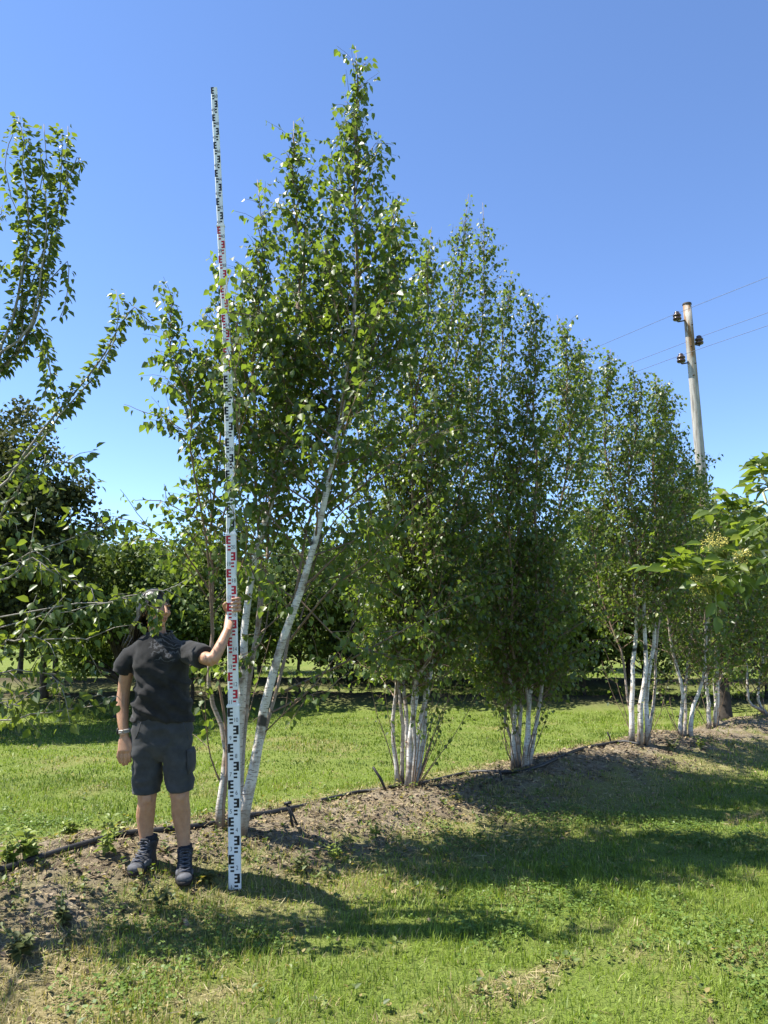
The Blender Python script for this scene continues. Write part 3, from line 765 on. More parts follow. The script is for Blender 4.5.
for k, (ds, lab, tops) in enumerate(((1.9, 'birch seventh in the row, behind the elder sprig at the right edge', ((748, 498), (760, 515))), (3.7, 'last visible birch of the row, small and dark at the right edge', ((772, 515), (790, 525))))):
    x7, y7 = p6[0] + RU[0] * ds, p6[1] + RU[1] * ds
    b7 = np.array([x7, y7, gz1(x7, y7)])
    c7 = 384 + FPX * x7 / y7
    birch(b7, [(px_stem(b7, [(c7 + o1, 690), (c7 + o1 * 1.6, 610), ((c7 + tx) / 2 + o1, 550), (tx, ty)], [0, .1, .1, .1]), 0.03, 0.2, 1.1) for (tx, ty), o1 in zip(tops, (-6, 8))], lab, 107 + k, leaf=0.070, nb=40, Lmax=1.0, spacing=0.045, tw_sp=0.070)
rng = np.random.default_rng(11)

# ------------------------------------------------------------------ the fruit tree at the left edge
fb = np.array([-3.0, 3.72, 0]); fb[2] = gz1(fb[0], fb[1])
ft = empty('fruit_tree', fb, 'leafy fruit tree reaching in from the left edge, a twig hanging before the face', 'tree')
T = Tree()
tr = MB()
tr.tube(resample([fb - [0, 0, .05], fb + [0.03, 0.02, .7], fb + [-.02, 0, 1.5], fb + [.05, .05, 2.3]], 10), np.linspace(.075, .04, 10), 10)
link('trunk', tr.mesh('trunk', True, M['fruit_bark'], fb), None, ft)
limbs = MB()
def fruit_branch(pl, Ys, r, root_z, leaf=0.058, spacing=0.022, start=0.2, tw=0.0, droop=0.55, tw_sp=0.1, tw_len=.2, per=1):
    pts = [P(px, py, y) for (px, py), y in zip(pl, Ys)]
    root = fb + np.array([0.02, 0.02, root_z])
    c = resample([root] + pts, 16)
    c[2:-1] += rng.normal(0, .008, (len(c) - 3, 3))
    limbs.tube(c, np.linspace(r * .72, .0020, 16), 6)
    T.leaves(c, spacing * (0.62 if tw == 0 else 0.42), leaf * .90, droop, start, 0.85, 0.95, 0.5, 2 if tw == 0 else 1)
    if tw:
        k = int(np.linalg.norm(np.diff(c, axis=0), axis=1).sum() * (1 - start) / tw_sp)
        for q in range(k):
            f = (start + (1 - start) * (q + rng.random()) / k) * 15; i_ = min(int(f), 14)
            tan = unit(c[i_ + 1] - c[i_]); rr = rng.normal(0, 1, 3); o = unit(rr - tan * rr.dot(tan))
            p0 = c[i_] + (c[i_ + 1] - c[i_]) * (f - i_)
            l = tw_len * (.5 + rng.random())
            e = p0 + unit(tan * .6 + o * .8 + [0, 0, -.1]) * l
            m_ = (p0 + e) / 2 + [0, 0, .02]
            limbs.tube([p0, m_, e], [.003, .002, .0012], 4)
            T.leaves(np.array([p0, m_, e]), spacing * .75, leaf, droop, .1, .92, .85)
fruit_branch([(0, 372), (42, 292), (57, 215), (62, 128)], [4.1, 4.15, 4.2, 4.2], .016, 1.9, spacing=.017, start=.42)
fruit_branch([(-40, 420), (4, 345), (24, 270), (26, 190), (18, 116)], [4.1, 4.1, 4.1, 4.1, 4.1], .018, 2.0, spacing=.014, start=.42)
for pl in ([(50, 250), (66, 200), (67, 165), (68, 126)], [(24, 240), (40, 190), (46, 150), (44, 124)], [(22, 230), (6, 180), (6, 150), (12, 124)], [(58, 200), (72, 168), (78, 158), (82, 166)], [(46, 285), (68, 262), (66, 290), (60, 318)], [(20, 330), (42, 340), (50, 375), (44, 400)]):
    fruit_branch([(0, 372), (22, 310)] + pl, [4.1, 4.12] + [4.15] * 4, .006, 1.9, spacing=.034, start=.64)
fruit_branch([(10, 345), (36, 300), (46, 225), (40, 150)], [4.05, 4.05, 4.05, 4.1], .012, 2.1, spacing=.022, start=.62)
fruit_branch([(0, 372), (35, 330), (50, 365), (60, 412)], [4.1, 4.2, 4.25, 4.3], .009, 1.9, spacing=.018, start=.55)
fruit_branch([(-20, 500), (40, 432), (90, 376), (128, 312), (150, 322)], [4.1, 4.2, 4.3, 4.35, 4.35], .014, 1.7, spacing=.016, start=.42)
fruit_branch([(-10, 490), (60, 415), (105, 358), (118, 330), (116, 290)], [4.1, 4.22, 4.32, 4.32, 4.35], .009, 1.7, spacing=.024, start=.62)
fruit_branch([(-60, 300), (-20, 250), (2, 205)], [4.1, 4.1, 4.1], .012, 2.2, spacing=.018, start=.4)
fruit_branch([(-60, 330), (-15, 290), (6, 262)], [4.1, 4.1, 4.1], .012, 2.1, spacing=.018, start=.4)
fruit_branch([(-40, 640), (20, 622), (80, 608), (125, 597), (158, 590), (186, 580)], [3.9, 3.85, 3.82, 3.82, 3.84, 3.88], .006, 1.25, spacing=.036, start=.35, tw=1, tw_sp=.18, tw_len=.13, droop=.8)
fruit_branch([(80, 606), (128, 598), (150, 604), (157, 617), (159, 630)], [3.84, 3.82, 3.83, 3.83, 3.83], .006, 1.25, spacing=.012, start=.82, droop=.8, leaf=.05)
fruit_branch([(-40, 600), (10, 566), (60, 540), (110, 524)], [4.1, 4.1, 4.1, 4.1], .010, 1.4, spacing=.026, start=.35, tw=1, tw_sp=.11)
fruit_branch([(-20, 590), (30, 560), (60, 575), (95, 590)], [3.9, 3.9, 3.9, 3.9], .010, 1.4, spacing=.026, start=.35, tw=1, tw_sp=.11)
fruit_branch([(-30, 540), (10, 500), (40, 470), (80, 462)], [4.2, 4.2, 4.2, 4.3], .012, 1.6, spacing=.026, start=.35, tw=1, tw_sp=.11)
fruit_branch([(-30, 660), (10, 640), (50, 638), (88, 640)], [3.9, 3.8, 3.8, 3.8], .010, 1.0, spacing=.024, start=.35, tw=1, tw_sp=.10)
fruit_branch([(-40, 690), (0, 672), (40, 672), (70, 690)], [4.0, 3.9, 3.9, 3.9], .010, .9, spacing=.03, start=.35, tw=1, tw_sp=.13)
fruit_branch([(-40, 730), (0, 722), (50, 714), (100, 704), (112, 696)], [4.1, 4.1, 4.1, 4.1, 4.1], .008, .75, spacing=.035, start=.4, tw=1, tw_sp=.16, tw_len=.16)
fruit_branch([(-40, 660), (-10, 700), (20, 706)], [3.7, 3.7, 3.7], .008, .8, spacing=.03, start=.35, tw=1, tw_sp=.12)
for q in range(5):                                   # the rest of its crown, beyond the picture's edge
    az = rng.random() * 6.28
    az = math.radians(185 + 75 * rng.random())
    el = math.radians(15 + 60 * rng.random())
    z0 = 1.7 + .7 * rng.random()
    L = 1.0 + .6 * rng.random()
    p0 = fb + [0, 0, z0]; d = np.array([math.cos(az) * math.cos(el), math.sin(az) * math.cos(el), math.sin(el)])
    grow_branch(T, p0, d, L, .012, .058, True, .2, .3, .06, .2, .25, .25, .6)
for (ex, ey, ez) in ((-3.3, 3.25, 2.9),):
    p0 = fb + [0, 0, 2.0]; e_ = np.array([ex, ey, ez]); c = resample([p0, (p0 + e_) / 2 + [-.12, -.05, -.05], e_], 9)
    limbs.tube(c, np.linspace(.014, .003, 9), 6); T.leaves(c, .04, .06, .6, .75)
    for q in range(2): grow_branch(T, c[4 + q % 5], rng.normal(0, .7, 3) + [0, 0, .5], .22 + .15 * rng.random(), .004, .06, False, .2, .2, .016)
tag(link('limbs', limbs.mesh('limbs', True, M['fruit_bark'], fb), None, ft), kind='stuff')
tag(link('twigs', T.twig.mesh('twigs', True, M['fruit_bark'], fb), None, ft), kind='stuff')
place_leaves(T, ft, fb, 'fruit_leaf', 'ovate', 300)

# ------------------------------------------------------------------ trees behind the lawn
def crown_tree(name, base, label, H, R, z0, matname, nleaf, lsize, clumps, seed, group, trunk_r=.07, bark='dark_bark', dense=1.0, limbs_n=6):
    r_ = np.random.default_rng(seed)
    base = np.array(base, float)
    t = empty(name, base, label, 'tree', group)
    mb = MB()
    top = np.array([r_.normal(0, .05), r_.normal(0, .05), z0 + (H - z0) * .55])
    mb.tube(resample([[0, 0, -.1], [r_.normal(0, .04), r_.normal(0, .04), z0 * .6], top], 8), np.linspace(trunk_r, trunk_r * .35, 8), 8)
    link('trunk', mb.mesh('trunk', True, M[bark]), None, t)
    C = []
    for k in range(clumps):
        d = unit(r_.normal(0, 1, 3)); rr = r_.random() ** .45
        hh = (d[2] * rr + 1) / 2
        w = R * (0.55 + .55 * math.sin(math.pi * min(1, .18 + hh * .72)))
        C.append([d[0] * rr * w * (0.85 + .3 * r_.random()), d[1] * rr * w * (0.85 + .3 * r_.random()), z0 + (H - z0) * hh])
    C = np.array(C)
    lb_ = MB()
    for k in range(min(limbs_n * 3, clumps)):
        s_ = np.array([0, 0, z0 * .75 + (C[k][2] - z0) * .35])
        lb_.tube(resample([s_, (s_ + C[k]) / 2 + [0, 0, .05], C[k]], 5), np.linspace(trunk_r * .45, .006, 5), 5, False)
    tag(link('limbs', lb_.mesh('limbs', True, M[bark]), None, t), kind='stuff')
    per = nleaf // clumps
    cr = R * .25 * (0.6 + .8 * r_.random(clumps))
    p = (C[:, None, :] + np.clip(r_.normal(0, .55, (clumps, per, 3)), -.95, .95) * cr[:, None, None] * np.array([1, 1, .8])).reshape(-1, 3)
    a = r_.normal(0, 1, p.shape) + np.array([0, 0, -.7]); nr = r_.normal(0, .8, p.shape) + unit(p - [0, 0, (H + z0) / 2]) * .4 + [0, 0, .5]
    sz = lsize * (.6 + .7 * r_.random(len(p)))
    V, f3, f4, kk = leafgeo(p, a, nr, sz, np.ones(len(p)) * .95, 'rhomb')
    tt = np.stack([r_.random(len(p)) * .6 + .4 * np.repeat(r_.random(clumps), per), r_.random(len(p)), r_.random(len(p))], 1)
    me = mesh_np('crown', V, [f4], True, {'tint': np.repeat(tt, kk, axis=0)}, M[matname])
    tag(link('crown', me, None, t), kind='stuff')
    return t
def copy_thing(o, loc, label, rz, sc):
    c = o.copy(); COL.objects.link(c); c.location = tuple(float(v) for v in loc); c.rotation_euler = (0, 0, rz); c.scale = (sc, sc, sc); c['label'] = label
    for ch in o.children:
        d = ch.copy(); COL.objects.link(d); d.parent = c
    return c
def at(px, Yd):
    x_ = (px - 384) / FPX * (Yd * math.cos(PITCH) - 1.2 * math.sin(PITCH))
    return np.array([x_, Yd, gz1(x_, Yd)])
GB = 'orchard trees beyond the lawn'
crown_tree('olive_tree', at(-18, 11.5), 'tall dark olive-green tree behind the fruit tree at the left edge', 5.1, 1.3, .9, 'bg_leaf_olive', 32000, .075, 120, 21, GB, .09)
A = crown_tree('orchard_tree', at(57, 20.6), 'low orchard tree with a forked dark trunk left of the person', 3.9, 1.7, .85, 'bg_leaf', 15000, .095, 80, 22, GB, .11)
B = crown_tree('orchard_tree', at(150, 23), 'bright yellow-green tree behind the head of the person', 4.9, 1.9, .6, 'bg_leaf_bright', 13000, .11, 70, 23, GB, .09)
D = crown_tree('orchard_tree', at(300, 15.7), 'young round orchard tree on the dark mound right of the leaning pale stems', 3.4, 1.4, .5, 'bg_leaf', 15000, .08, 70, 24, GB, .05)
F = crown_tree('orchard_tree', at(412, 16.0), 'low bushy tree behind the second birch, dark to the ground', 3.5, 1.45, .22, 'bg_leaf', 16000, .085, 80, 28, GB, .05)
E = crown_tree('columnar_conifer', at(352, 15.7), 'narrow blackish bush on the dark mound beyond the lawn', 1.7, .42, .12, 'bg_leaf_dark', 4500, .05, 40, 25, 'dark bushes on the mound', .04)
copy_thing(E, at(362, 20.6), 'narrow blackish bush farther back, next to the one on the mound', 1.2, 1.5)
MASS = 'bushy tree in the dark mass of foliage behind the birch row'
for k, (src, px, Yd, rz, sc, lab) in enumerate((
        (A, 118, 13.2, 2.2, .80, 'sunlit green orchard tree close behind the shoulder of the person'), (B, 140, 17.5, 1.0, .70, 'sunlit yellow-green tree close behind the person, left of the head'), (D, 190, 14.5, 3.3, 1.0, 'round green orchard tree right behind the raised arm'), (A, 45, 15.0, .2, .88, 'leafy green tree behind the low fruit tree branches'),
        (A, 118, 24.5, 1.1, 1.02, 'dark round orchard tree right of the forked trunk, left of the person'),
        (A, -20, 17.0, 2.1, 1.0, 'rounded green tree cut by the left edge behind the fruit tree'),
        (A, 20, 26.0, 4.4, 1.1, 'dark green tree far back behind the forked orchard tree'),
        (D, 205, 20.6, 4.0, 1.15, 'round dark tree between the person and the measuring rod'),
        (B, 252, 20.7, 0.4, .80, 'yellow-green tree seen between rod and leaning pale stems'),
        (B, 85, 31.0, 3.0, 1.1, 'paler green tree farthest back at the left'),
        (F, 478, 15.9, 2.0, .92, 'bushy tree seen in the gap between the second and third birch'), (B, 525, 17.0, 3.0, .78, 'yellow-green tree straight behind the third birch'), (F, 585, 16.2, 4.0, 1.12, 'dark bushy tree seen between the third birch and the bright white stems'), (F, 645, 16.3, 5.0, .95, 'bushy tree straight behind the bright white stems'),
        (F, 705, 16.4, 0.5, 1.05, 'bushy tree behind the sixth birch and the dark stout trunk'), (F, 765, 16.6, 1.5, 1.1, 'bushy tree behind the row at the right edge, below the elder'), (F, 340, 20.0, 1.5, 1.0, 'low bushy tree behind the narrow blackish bush'), (F, 440, 19.2, 2.5, 1.1, MASS), (F, 550, 19.4, .5, 1.1, MASS),
        (B, 330, 21.0, 2.6, .85, 'pale green tree in the second row behind the leaning pale stems'), (A, 420, 21.0, 1.6, 1.0, MASS), (A, 490, 21.2, .6, 1.0, MASS), (A, 560, 21.3, 3.6, 1.0, MASS), (A, 630, 21.4, 4.6, 1.0, MASS), (A, 710, 21.6, 5.6, 1.05, MASS), (A, 780, 21.8, 1.0, 1.1, MASS),
        (A, 260, 27, 5.1, 1.0, MASS), (B, 200, 30, 5.1, 1.0, MASS), (A, 360, 28, 1.1, 1.1, MASS), (A, 470, 28, 2.1, 1.1, MASS), (A, 590, 28, 3.1, 1.1, MASS), (A, 700, 28, 4.1, 1.1, MASS))):
    copy_thing(src, at(px, Yd), lab, rz, sc)
bt = crown_tree('dark_trunk_tree', at(722, 11.6), 'dark stout trunk rising beside the sixth birch at the right', 3.4, 1.2, .9, 'bg_leaf', 6000, .06, 50, 26, GB, .16)
# a far wood closing the view
r_ = np.random.default_rng(31)
n = 26000
xx = r_.uniform(-75, 95, n); yy = 40 + r_.random(n) * 10 + np.abs(xx) * .05
hz = 4.6 + 1.5 * fbm(xx * .22, yy * .22, 3)
zz = hz * r_.random(n) ** .75
p = np.stack([xx, yy, zz], 1)
V, f3, f4, kk = leafgeo(p, r_.normal(0, 1, (n, 3)), r_.normal(0, .7, (n, 3)) + [0, -.3, .4], .38 * (.6 + .8 * r_.random(n)), np.ones(n), 'rhomb')
tag(link('far_wood', mesh_np('far_wood', V, [f4], True, {'tint': tint(n, kk)}, M['bg_leaf'])), 'dark belt of woodland closing the view far behind', 'wood', kind='stuff')

# ------------------------------------------------------------------ measuring rod
ROD_Y = 4.42
rod_px = [(235, 892), (233.6, 720), (232, 600), (228, 380), (220.5, 222), (214, 88)]
rod_c = resample([P(px, py, ROD_Y) for px, py in rod_px], 400)
seg = np.concatenate([[0], np.cumsum(np.linalg.norm(np.diff(rod_c, axis=0), axis=1))])
ROD_L = seg[-1]
def rod_at(h):
    u = h / 5.0 * ROD_L
    p = np.array([np.interp(u, seg, rod_c[:, q]) for q in range(3)])
    t = unit(np.array([np.interp(min(u + .03, ROD_L), seg, rod_c[:, q]) - np.interp(max(u - .03, 0), seg, rod_c[:, q]) for q in range(3)]))
    side = unit(np.array([1.0, 0, 0]) - t * t[0]); nrm = np.cross(side, t)
    return p, t, side, -nrm if nrm[1] > 0 else nrm
rod = empty('measuring_rod', rod_c[0], 'tall white telescopic measuring rod with black and red marks held by the person', 'measuring rod')
WID = [.068, .060, .053, .047, .042]
def rod_pt(h, sx, out): 
    p, t, s_, nn_ = rod_at(h); return p + s_ * sx + nn_ * out
for k in range(5):
    w, th = WID[k] / 2, .015 - .0018 * k
    h0, h1 = k * 1.0, (k + 1) * 1.0 + (0.02 if k < 4 else 0)
    rings = []
    for h in np.linspace(h0, h1, 14):
        p, t, s_, nn_ = rod_at(min(h, 5)); b_ = .004
        rings.append(np.array([p + s_ * a_ + nn_ * c_ for a_, c_ in ((-w + b_, th), (w - b_, th), (w, th - b_), (w, -th + b_), (w - b_, -th), (-w + b_, -th), (-w, -th + b_), (-w, th - b_))]))
    mb = MB(); mb.loft(rings)
    sec = link('rod_section', mb.mesh('rod_section', False, M['white_rod'], rod_c[0]), None, rod)
    marks, nums = MB(), MB()
    def patch(mb_, ha, hb, xa, xb):
        o = th + .0015
        mb_.add([rod_pt(ha, xa, o), rod_pt(ha, xb, o), rod_pt(hb, xb, o), rod_pt(hb, xa, o)], None, [[0, 1, 2, 3]])
    for dm in range(10):
        h = k + dm * .1; sg = 1 if dm % 2 == 0 else -1            # right side first, then left
        E0 = w * .93 * sg; E1 = w * .50 * sg; E2 = w * .02 * sg
        patch(marks, h + .05, h + .1, *sorted((E0, E1)))          # spine and three prongs of the E
        for q in (0, 2, 4): patch(marks, h + .05 + q * .01, h + .06 + q * .01, *sorted((E1, E2)))
        for q in (1, 3): patch(marks, h + q * .01, h + (q + 1) * .01, *sorted((E1 * 1.25, E2)))
        num = str(k * 10 + dm + 1)
        cu = bpy.data.curves.new('digits', 'FONT'); cu.body = num; cu.size = .034; cu.align_x = 'CENTER'; cu.align_y = 'CENTER'
        to = bpy.data.objects.new('digits', cu); tm = to.to_mesh()
        V = np.array([v.co[:] for v in tm.vertices]); polys = [list(q.vertices) for q in tm.polygons]
        p, t, s_, nn_ = rod_at(h + .03)
        if len(V):
            W = p + nn_ * (th + .0015) + s_ * (V[:, 0:1] * .8 - sg * w * .48) + t * V[:, 1:2]
            nums.add(W, [q for q in polys if len(q) == 3], [q for q in polys if len(q) == 4])
            for q in polys:
                if len(q) > 4: nums.f3.append(np.array([[q[0], q[i_], q[i_ + 1]] for i_ in range(1, len(q) - 1)]) + nums.n - len(W))
        to.to_mesh_clear(); bpy.data.objects.remove(to); bpy.data.curves.remove(cu)
    link('scale_marks', marks.mesh('scale_marks', False, M['rod_red' if k in (1, 3) else 'rod_black'], rod_c[0]), None, sec)
    link('numbers', nums.mesh('numbers', False, M['rod_grey'], rod_c[0]), None, sec)
    if k < 4:
        cb = MB(); p, t, s_, nn_ = rod_at(h1 - .012); cb.box(p, s_ * (w + .003), nn_ * (th + .003), t * .006)
        link('clamp', cb.mesh('clamp', False, M['white_rod'], rod_c[0]), None, sec)
mb = MB(); p, t, s_, nn_ = rod_at(0.0); mb.box(p + t * .004, s_ * .037, nn_ * .018, t * .012)
link('foot_cap', mb.mesh('foot_cap', False, M['black'], rod_c[0]), None, rod)

# ------------------------------------------------------------------ person
def remeshed(mb, voxel, it=3, fac=.5):
    me = mb.mesh('tmp'); o = bpy.data.objects.new('tmp', me); COL.objects.link(o)
    r = o.modifiers.new('r', 'REMESH'); r.mode = 'VOXEL'; r.voxel_size = voxel; r.use_smooth_shade = True
    s = o.modifiers.new('s', 'SMOOTH'); s.factor = fac; s.iterations = it
    dg = bpy.context.evaluated_depsgraph_get(); dg.update()
    out = bpy.data.meshes.new_from_object(o.evaluated_get(dg))
    bpy.data.objects.remove(o); bpy.data.meshes.remove(me)
    out.name = 'body_surface'
    return out
def ripple(me, fn):
    """push vertices along their normals by fn(co, normal)"""
    ns = [v.normal.copy() for v in me.vertices]
    for v, n_ in zip(me.vertices, ns): v.co += n_ * fn(v.co, n_)
    me.update()
    for p_ in me.polygons: p_.use_smooth = True
PY = 4.50
feet = np.array([P(168, 872, PY)[0], PY, 0.0]); feet[2] = gz1(feet[0], feet[1])
def W(px, py, dy=0.0): return P(px, py, PY + dy) - feet
person = empty('person', feet, 'person in black t-shirt, dark shorts and hiking boots holding the measuring rod', 'person')
def skin_mat():
    m, nt, out = nodes('skin')
    f = noise_n(nt, 35, 4); c = ramp(nt, f, [(0.3, (0.37, 0.195, 0.118)), (0.7, (0.47, 0.265, 0.165))])
    p = princ(nt, out, c, 0.48, 0.4, bump(nt, noise_n(nt, 160), .08, .002))
    p.inputs['Subsurface Weight'].default_value = 0.12; p.inputs['Subsurface Radius'].default_value = (.01, .004, .002); p.inputs['Subsurface Scale'].default_value = .5
    return m
M['skin'] = skin_mat()
M['hair'] = simple('hair_mat', (0.014, 0.010, 0.008), 0.38, 0.5, 0.5, 60)
M['boot'] = simple('boot_mat', (0.026, 0.027, 0.031), 0.75, 0.35, 0.55, 40, .3)
M['boot_grey'] = simple('boot_grey_mat', (0.075, 0.078, 0.088), 0.75, 0.35, 0.4, 40)
M['sole'] = simple('sole_mat', (0.022, 0.02, 0.02), 0.8, 0.2, 0.3, 40)
M['lace'] = simple('lace_mat', (0.085, 0.09, 0.11), 0.7, 0.2, 0.3, 60)
M['sock'] = simple('sock_mat', (0.03, 0.03, 0.034), 0.9, 0.1, 0.2, 90)
M['strap'] = simple('strap_mat', (0.30, 0.28, 0.26), 0.5, 0.4, 0.1, 40)
M['lip'] = simple('lip_mat', (0.30, 0.12, 0.10), 0.45, 0.4, 0.1, 40)
M['eye'] = simple('eye_mat', (0.06, 0.04, 0.035), 0.2, 0.5, 0.3, 40)
def cloth(name, a, b, printed=False):
    m, nt, out = nodes(name)
    f = noise_n(nt, 16, 4, .6); c = ramp(nt, f, [(0.3, a), (0.7, b)])
    if printed:                                        # faint faded drawing on the chest
        tc = N(nt, 'ShaderNodeTexCoord'); w = N(nt, 'ShaderNodeTexWave'); w.wave_type = 'RINGS'
        w.inputs['Scale'].default_value = 9; w.inputs['Distortion'].default_value = 14; w.inputs['Detail'].default_value = 3; w.inputs['Detail Scale'].default_value = 1.6
        mp = N(nt, 'ShaderNodeMapping'); mp.inputs['Location'].default_value = (0.04, 0.1, -1.27); mp.inputs['Scale'].default_value = (1, 1, 1)
        nt.links.new(tc.outputs['Object'], mp.inputs['Vector']); nt.links.new(mp.outputs[0], w.inputs['Vector'])
        ln = ramp(nt, w.outputs['Fac'], [(0.80, 0.0), (0.92, 1.0)])
        ml = N(nt, 'ShaderNodeVectorMath', operation='MULTIPLY'); ml.inputs[1].default_value = (8.5, 3.2, 8.5); nt.links.new(mp.outputs[0], ml.inputs[0])
        le = N(nt, 'ShaderNodeVectorMath', operation='LENGTH'); nt.links.new(ml.outputs[0], le.inputs[0])
        rg = ramp(nt, le.outputs['Value'], [(0.75, 1.0), (0.95, 0.0)])
        c = mix(nt, mix(nt, 1.0, ln, rg, 'MULTIPLY'), c, (0.085, 0.085, 0.09))
    princ(nt, out, c, 0.88, 0.15, bump(nt, noise_n(nt, 420, 2), .12, .001), 0, .1)
    return m
M['shirt'] = cloth('shirt_mat', (0.013, 0.013, 0.014), (0.030, 0.030, 0.031), True)
M['shorts'] = cloth('shorts_mat', (0.036, 0.038, 0.041), (0.060, 0.062, 0.066))

def ering(c, rx, ry, n=24, yaw=0.0, tilt=0.0, sq=2.3):
    th = np.arange(n) * 2 * math.pi / n
    cx, sx = np.cos(th), np.sin(th)
    X_ = np.sign(cx) * np.abs(cx) ** (2 / sq) * rx; Yv = np.sign(sx) * np.abs(sx) ** (2 / sq) * ry
    return np.stack([c[0] + X_ * math.cos(yaw) - Yv * math.sin(yaw), c[1] + X_ * math.sin(yaw) + Yv * math.cos(yaw), c[2] + X_ * tilt], 1)
def yawM(a, pitch=0, roll=0):
    return np.array((Matrix.Rotation(a, 3, 'Z') @ Matrix.Rotation(pitch, 3, 'X') @ Matrix.Rotation(roll, 3, 'Y')))

body = MB()
# torso and pelvis under the clothes
body.loft([ering(W(162, 750), .06, .05), ering(W(162, 740), .135, .085), ering(W(162, 718), .14, .09), ering(W(162, 690), .120, .080), ering(W(161, 665), .128, .088), ering(W(160, 650), .118, .078), ering(W(159, 641), .085, .06), ering(W(158, 633), .06, .055)])
# legs
HIP_L, HIP_R = W(147, 752), W(177, 752)
def limb(pts, rad, n=12): body.tube(resample(pts, len(pts) * 3), np.interp(np.linspace(0, 1, len(pts) * 3), np.linspace(0, 1, len(pts)), rad), n)
limb([HIP_L, W(147, 775, .0), W(147, 800, -.015), W(145.5, 815, .012), W(146, 832, .02), W(147.5, 846, .015), W(148, 862, .01)], [.080, .072, .051, .054, .042, .035, .038])
limb([HIP_R, W(178, 775, .0), W(180, 798, -.015), W(181, 813, .012), W(183, 832, .02), W(184, 848, .015), W(185, 863, .01)], [.080, .072, .052, .055, .042, .035, .038])
for kx, ky in ((147, 799), (180, 797)): body.ball(W(kx, ky, -.055), (.030, .018, .034))
# arms
limb([W(138, 656), W(128, 670, .0), W(124, 690, .01), W(122.5, 705, 0), W(123, 722, -.03), W(124.5, 736, -.05)], [.042, .042, .037, .038, .032, .025])
limb([W(180, 655), W(196, 655, -.10), W(208, 659, -.20), W(213, 659, -.215), W(221, 645, -.18), W(227.5, 630, -.125)], [.042, .042, .037, .037, .032, .025])
# hanging hand
pw = W(124.5, 736, -.05); pk = W(124.5, 751, -.065)
body.loft([ering(pw, .027, .019), ering(pw * .6 + pk * .4, .036, .018), ering(pk, .040, .017), ering(pk + [0, 0, -.006], .036, .013)])
for q, (ox, l) in enumerate(((-.033, .070), (-.011, .084), (.011, .080), (.033, .064))):
    k0 = pk + [ox, 0, 0]
    body.tube(resample([k0, k0 + [ox * .05, -.004, -l * .42], k0 + [.002 - ox * .05, .006, -l * .78], k0 + [.003 - ox * .08, .020, -l]], 7), np.linspace(.0098, .0078, 7), 8)
body.tube(resample([pw + [.024, -.004, -.018], pw + [.046, -.014, -.045], pw + [.048, -.016, -.072], pw + [.040, -.014, -.098]], 7), np.linspace(.0135, .009, 7), 8)
# gripping hand: palm behind the rod, fingers round its right edge onto the face, thumb round the left
hp, ht, hs, hn = rod_at(1.585); hp = hp - feet
ROD_N = lambda a_, o_, h_: hp + hs * a_ + hn * o_ + ht * h_
wr = W(227.5, 630, -.125)
body.loft([ering(wr, .025, .019), ering(ROD_N(-.012, -.036, -.045), .034, .018), ering(ROD_N(.000, -.036, -.005), .042, .016), ering(ROD_N(.006, -.036, .030), .038, .014), ering(ROD_N(.008, -.036, .040), .030, .010)])
for q, h_ in enumerate((.038, .0145, -.009, -.032)):
    l = (.95, 1.0, .96, .82)[q]
    body.tube(resample([ROD_N(.026, -.036, h_), ROD_N(.044, -.020, h_ + .004), ROD_N(.046, .012, h_ + .003), ROD_N(.030, .0255, h_), ROD_N(.030 - .032 * l, .027, h_ - .003)], 10), np.linspace(.0098, .0078, 10), 8)
body.tube(resample([ROD_N(-.020, -.038, -.04), ROD_N(-.043, -.018, -.02), ROD_N(-.045, .012, .004), ROD_N(-.026, .026, .018)], 8), np.linspace(.0135, .0095, 8), 8)
# neck and head
HC = W(155.5, 610, -.01); HY = math.radians(52)
HM = yawM(HY, math.radians(-6), math.radians(4))
def HP(x_, y_, z_): return HC + HM @ np.array([x_, y_, z_])
body.tube(resample([W(158, 640, .01), W(157, 630, .01), HC + [0, .01, -.06]], 6), [.066, .056, .05, .05, .05, .052], 14)
body.ball(HP(0, .014, .022), (.074, .092, .088), HM, 18, 12)
body.ball(HP(0, -.028, -.030), (.058, .062, .078), HM, 16, 10)
body.ball(HP(0, -.064, -.090), (.025, .022, .020), HM)                      # chin
body.tube([HP(0, -.088, .014), HP(0, -.104, -.012), HP(0, -.116, -.030), HP(0, -.092, -.040)], [.008, .0105, .0125, .008], 8)   # nose
for s_ in (-1, 1):
    body.ball(HP(.014 * s_, -.092, -.034), (.008, .009, .007), HM)          # nostrils
    body.ball(HP(.040 * s_, -.058, -.022), (.024, .024, .022), HM)          # cheeks
    body.ball(HP(.032 * s_, -.074, .022), (.024, .014, .008), HM)           # brows
    body.ball(HP(.074 * s_, .010, -.014), (.008, .020, .032), HM)           # ears
body.ball(HP(0, -.088, -.058), (.024, .010, .007), HM); body.ball(HP(0, -.086, -.069), (.021, .010, .008), HM)
bme = remeshed(body, .0046, 3, .45)
bo = link('body', bme, M['skin'], person)
lp = MB(); lp.ball(HP(0, -.0955, -.0590), (.021, .0052, .0042), HM); lp.ball(HP(0, -.0935, -.0685), (.018, .0052, .0050), HM)
link('lips', lp.mesh('lips', True, M['lip']), None, person)
for s_ in (-1, 1):
    ey = MB(); ey.ball(HP(.031 * s_, -.0775, .003), (.0135, .0080, .0062), HM)
    link('eye', ey.mesh('eye', True, M['eye']), None, person)
    eb = MB(); eb.tube(resample([HP(.014 * s_, -.089, .021), HP(.032 * s_, -.088, .027), HP(.050 * s_, -.074, .020)], 6), [.002, .0035, .0035, .003, .0025, .0015], 6)
    link('eyebrow', eb.mesh('eyebrow', True, M['hair']), None, person)
